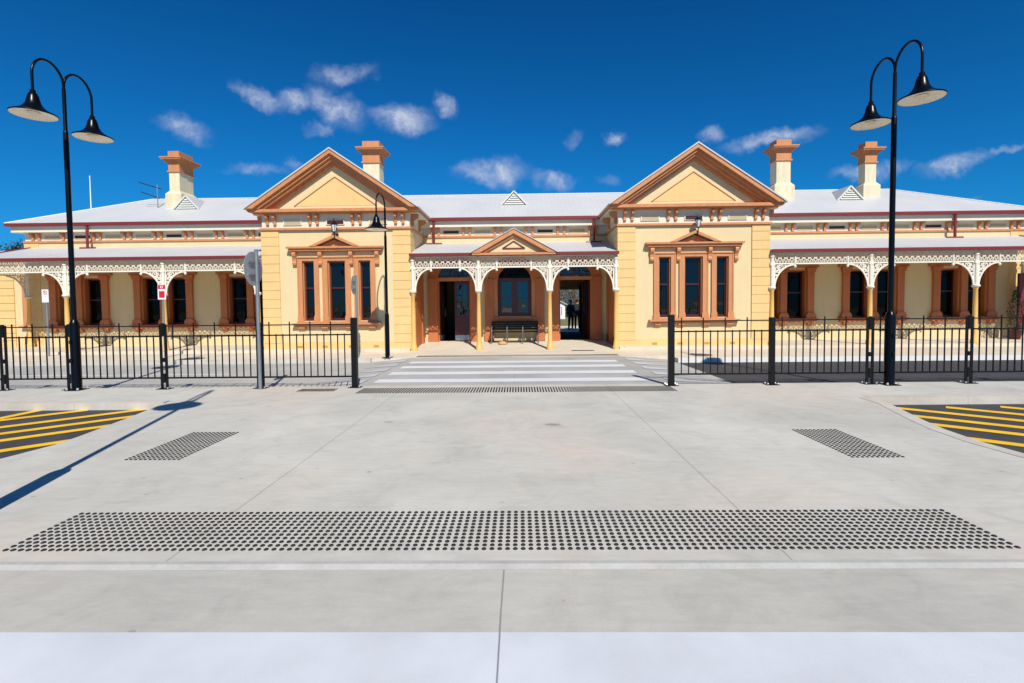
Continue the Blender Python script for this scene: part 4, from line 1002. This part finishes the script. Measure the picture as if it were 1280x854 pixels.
# ------------------------------------------------------------------ trees
def tree(loc, h, w, label, mat, seed, n=2600, base=.35, group='gum trees behind the station'):
    rnd = random.Random(seed); r = empty('gum_tree', loc); tag(r, label, 'tree', group)
    tb = MB(); tb.tube([(0, 0, -.4), (.1, 0, h*.25), (-.1, .1, h*.5), (.05, 0, h*.8)], [h*.03, h*.024, h*.016, h*.006], 8)
    cl = []
    for k in range(11):
        a = rnd.uniform(0, 2*pi); z = rnd.uniform(base, .92)*h; rad = w*.5*(1-abs(z/h-.62)*1.1)*rnd.uniform(.35, 1)
        p = (rad*cos(a), rad*sin(a), z); tb.tube([(0, 0, z*.62), (p[0]*.5, p[1]*.5, z*.85), p], [h*.012, h*.008, h*.003], 6)
        cl.append((p, rnd.uniform(.16, .27)*w))
    tb.build('trunk', M['bark'], r, True)
    lf = MB(); s0 = h*.022
    for k in range(n):
        (px, py, pz), R = rnd.choice(cl)
        u = rnd.gauss(0, .5)*R; v = rnd.gauss(0, .5)*R; q = rnd.gauss(0, .38)*R; x, y, z = px+u, py+v, pz+q
        s = s0*rnd.uniform(.6, 1.5)
        a = [rnd.uniform(-1, 1)*s for _ in range(6)]
        lf.add([(x, y, z), (x+a[0], y+a[1], z+a[2]), (x+a[3], y+a[4], z+a[5]), (x+a[0]-a[3]*.4, y+a[1]-a[4]*.3, z+a[2]-a[5])], [(0, 1, 3), (0, 3, 2)])
    lf.build('crown', mat, r)
tree((-63.5, 58, 0), 9.4, 7.5, 'dark gum tree above the annexe parapet at the left edge, lower one', M['leaf'], 1)
tree((-61.2, 61, 0), 10.0, 6.5, 'dark gum tree above the annexe parapet nearest the station roof', M['leaf'], 2)
tree((-71, 62, 0), 10.5, 9, 'dark gum tree hidden mostly beyond the left edge', M['leaf'], 4)
tree((6.4, 56, 0), 6.2, 12, 'brownish half-bare tree beyond the platform, seen through the right doorway', M['leafb'], 9, 15000, .12, None)
struct(MB().add([(-120, 33.5, .0), (120, 33.5, .0), (120, 140, .3), (-120, 140, .3)], [(0, 1, 2, 3)]).build('lawn', M['grass']))

# ------------------------------------------------------------------ world: sky, clouds, sun
w = bpy.data.worlds.new('World'); scene.world = w; w.use_nodes = True
nt = w.node_tree; L = nt.links.new; bg = nt.nodes['Background']
SUN_EL = 44.5; A_X = -.30                      # shadows run towards +Y and slightly -X
sdir = (-A_X, -1.0)                            # horizontal direction towards the sun
az = math.atan2(sdir[0], sdir[1])
sky = N(nt, 'ShaderNodeTexSky', sky_type='NISHITA', sun_disc=False, sun_elevation=radians(SUN_EL), sun_rotation=az, altitude=600., air_density=1.0, dust_density=.25, ozone_density=2.5)
SKY_S = .065
tc = N(nt, 'ShaderNodeTexCoord')
sep = N(nt, 'ShaderNodeSeparateXYZ'); L(tc.outputs['Generated'], sep.inputs[0])
grade = N(nt, 'ShaderNodeMix', data_type='RGBA', blend_type='MULTIPLY', inp={0: 1.}); gm = N(nt, 'ShaderNodeGamma', inp={'Gamma': 1.6}); L(sky.outputs[0], gm.inputs[0]); 
gs = N(nt, 'ShaderNodeSeparateColor'); L(gm.outputs[0], gs.inputs[0]); gc = N(nt, 'ShaderNodeCombineColor'); L(gc.outputs[0], grade.inputs[6]); grade.inputs[7].default_value = (1, 1, 1, 1)
for i_, (a_, b_) in enumerate(((.035, .02), (.475, .069), (.657, .035))):      # gentle roll-off so the horizon does not burn out
    m1 = N(nt, 'ShaderNodeMath', operation='MULTIPLY', inp={1: a_}); L(gs.outputs[i_], m1.inputs[0])
    m2_ = N(nt, 'ShaderNodeMath', operation='MULTIPLY_ADD', inp={1: b_, 2: 1.}); L(gs.outputs[i_], m2_.inputs[0])
    m3_ = N(nt, 'ShaderNodeMath', operation='DIVIDE'); L(m1.outputs[0], m3_.inputs[0]); L(m2_.outputs[0], m3_.inputs[1]); L(m3_.outputs[0], gc.inputs[i_])
skyc = grade.outputs[2]
my = N(nt, 'ShaderNodeMath', operation='MAXIMUM', inp={1: .02}); L(sep.outputs[1], my.inputs[0])
def dv(a):
    q = N(nt, 'ShaderNodeMath', operation='DIVIDE'); L(a, q.inputs[0]); L(my.outputs[0], q.inputs[1]); return q.outputs[0]
U, V = dv(sep.outputs[0]), dv(sep.outputs[2])
cb = N(nt, 'ShaderNodeCombineXYZ'); L(U, cb.inputs[0]); L(V, cb.inputs[1])
nd = N(nt, 'ShaderNodeTexNoise', inp={'Scale': 13., 'Detail': 9., 'Roughness': .62}); L(cb.outputs[0], nd.inputs['Vector'])
vm = N(nt, 'ShaderNodeVectorMath', operation='SUBTRACT'); vm.inputs[1].default_value = (.5, .5, .5); L(nd.outputs['Color'], vm.inputs[0])
vs_ = N(nt, 'ShaderNodeVectorMath', operation='SCALE'); vs_.inputs['Scale'].default_value = .075; L(vm.outputs[0], vs_.inputs[0])
va = N(nt, 'ShaderNodeVectorMath', operation='ADD'); L(cb.outputs[0], va.inputs[0]); L(vs_.outputs[0], va.inputs[1])
clouds = [(240,160,42,20,.3,.9),(330,126,42,13,.5,.85),(372,130,34,17,0,.95),(425,138,46,24,.45,1.),(507,153,48,19,.1,1.1),(438,97,44,15,-.05,.75),(407,165,22,10,0,.6),(558,135,18,14,.4,.9),
          (325,211,46,9,.05,.55),(372,205,16,7,0,.4),(618,215,50,18,.1,1.15),(694,226,34,12,.05,.9),(770,174,17,10,0,.8),(720,177,14,9,-.4,.45),(889,173,18,13,.3,.75),(962,179,70,13,-.22,1.),
          (1090,217,52,11,-.1,.7),(1190,208,50,14,-.25,1.),(1255,190,44,6,-.2,.5),(757,226,18,8,.1,.4),(1185,249,34,6,0,.4)]
acc = None
def M2(op, a, b_=None, c=None):
    q = N(nt, 'ShaderNodeMath', operation=op)
    for i, t in enumerate((a, b_, c)):
        if t is None: continue
        if isinstance(t, (int, float)): q.inputs[i].default_value = t
        else: L(t, q.inputs[i])
    return q.outputs[0]
for px, py, rx, ry, th, st_ in clouds:
    hz = 379.9-.01047*(px-649)
    u0, v0 = (px-649)/610-.015, (hz-py)/610       # gnomonic direction of the cloud centre (world azimuth / elevation)
    u0 = math.tan(math.atan((px-640)/610)-radians(.87)); 
    mp = N(nt, 'ShaderNodeMapping', vector_type='TEXTURE', inp={'Location': (u0, v0, 0), 'Rotation': (0, 0, -th), 'Scale': (rx*.95/610, ry*.95/610, 1)})
    L(va.outputs[0], mp.inputs[0])
    ln_ = N(nt, 'ShaderNodeVectorMath', operation='LENGTH'); L(mp.outputs[0], ln_.inputs[0])
    mr = N(nt, 'ShaderNodeMapRange', interpolation_type='SMOOTHSTEP', inp={'From Min': 1.2, 'From Max': .15, 'To Min': 0., 'To Max': min(st_, 1.)*.93}); L(ln_.outputs['Value'], mr.inputs['Value'])
    acc = mr.outputs[0] if acc is None else M2('MAXIMUM', acc, mr.outputs[0])
n2 = N(nt, 'ShaderNodeTexNoise', inp={'Scale': 26., 'Detail': 7., 'Roughness': .62}); L(va.outputs[0], n2.inputs['Vector'])
r2 = N(nt, 'ShaderNodeMapRange', inp={'From Min': .32, 'From Max': .66, 'To Min': .28, 'To Max': 1.}); L(n2.outputs['Fac'], r2.inputs['Value'])
dens = M2('MULTIPLY', acc, r2.outputs[0])
gty = M2('GREATER_THAN', sep.outputs[1], .05)
dens = M2('MINIMUM', M2('MULTIPLY', M2('MULTIPLY', dens, gty), .92), .9)
cc = N(nt, 'ShaderNodeMix', data_type='RGBA'); L(dens, cc.inputs[0]); L(skyc, cc.inputs[6]); 
ccw = N(nt, 'ShaderNodeMix', data_type='RGBA'); L(M2('MULTIPLY', dens, 1.1), ccw.inputs[0]); ccw.inputs[6].default_value = (4.8, 5.9, 8.4, 1); ccw.inputs[7].default_value = (8.4, 8.8, 9.8, 1)
L(ccw.outputs[2], cc.inputs[7])
L(cc.outputs[2], bg.inputs[0]); bg.inputs[1].default_value = SKY_S

sun = bpy.data.lights.new('sun', 'SUN'); sun.energy = 4.3; sun.angle = radians(.5); sun.color = (1., .94, .85)
so = bpy.data.objects.new('sun', sun); col.objects.link(so)
from mathutils import Vector
hl = math.hypot(*sdir); dvec = Vector((sdir[0]/hl*cos(radians(SUN_EL)), sdir[1]/hl*cos(radians(SUN_EL)), sin(radians(SUN_EL))))
so.rotation_euler = dvec.to_track_quat('Z', 'Y').to_euler(); so.location = (5, -10, 20)

# ------------------------------------------------------------------ camera
from mathutils import Matrix
cam = bpy.data.cameras.new('camera'); co = bpy.data.objects.new('camera', cam); col.objects.link(co)
cam.sensor_width = 36; cam.lens = 610/1280*36; cam.shift_y = -23.6/1280; cam.clip_end = 3000; cam.clip_start = .05
pitch, yaw, roll = radians(2.2), radians(.87), radians(.6)
F = Vector((-sin(yaw)*cos(pitch), cos(yaw)*cos(pitch), -sin(pitch))); R0 = Vector((cos(yaw), sin(yaw), 0)); U0 = R0.cross(F)
R_ = R0*cos(roll)-U0*sin(roll); U_ = U0*cos(roll)+R0*sin(roll)
mm = Matrix((R_, U_, -F)).transposed().to_4x4(); mm.translation = Vector((0, 0, 1.57)); co.matrix_world = mm
scene.camera = co
scene.view_settings.view_transform = 'Standard'; scene.view_settings.look = 'None'; scene.view_settings.gamma = 1; scene.view_settings.exposure = .37
scene.render.resolution_x = 1024; scene.render.resolution_y = 683
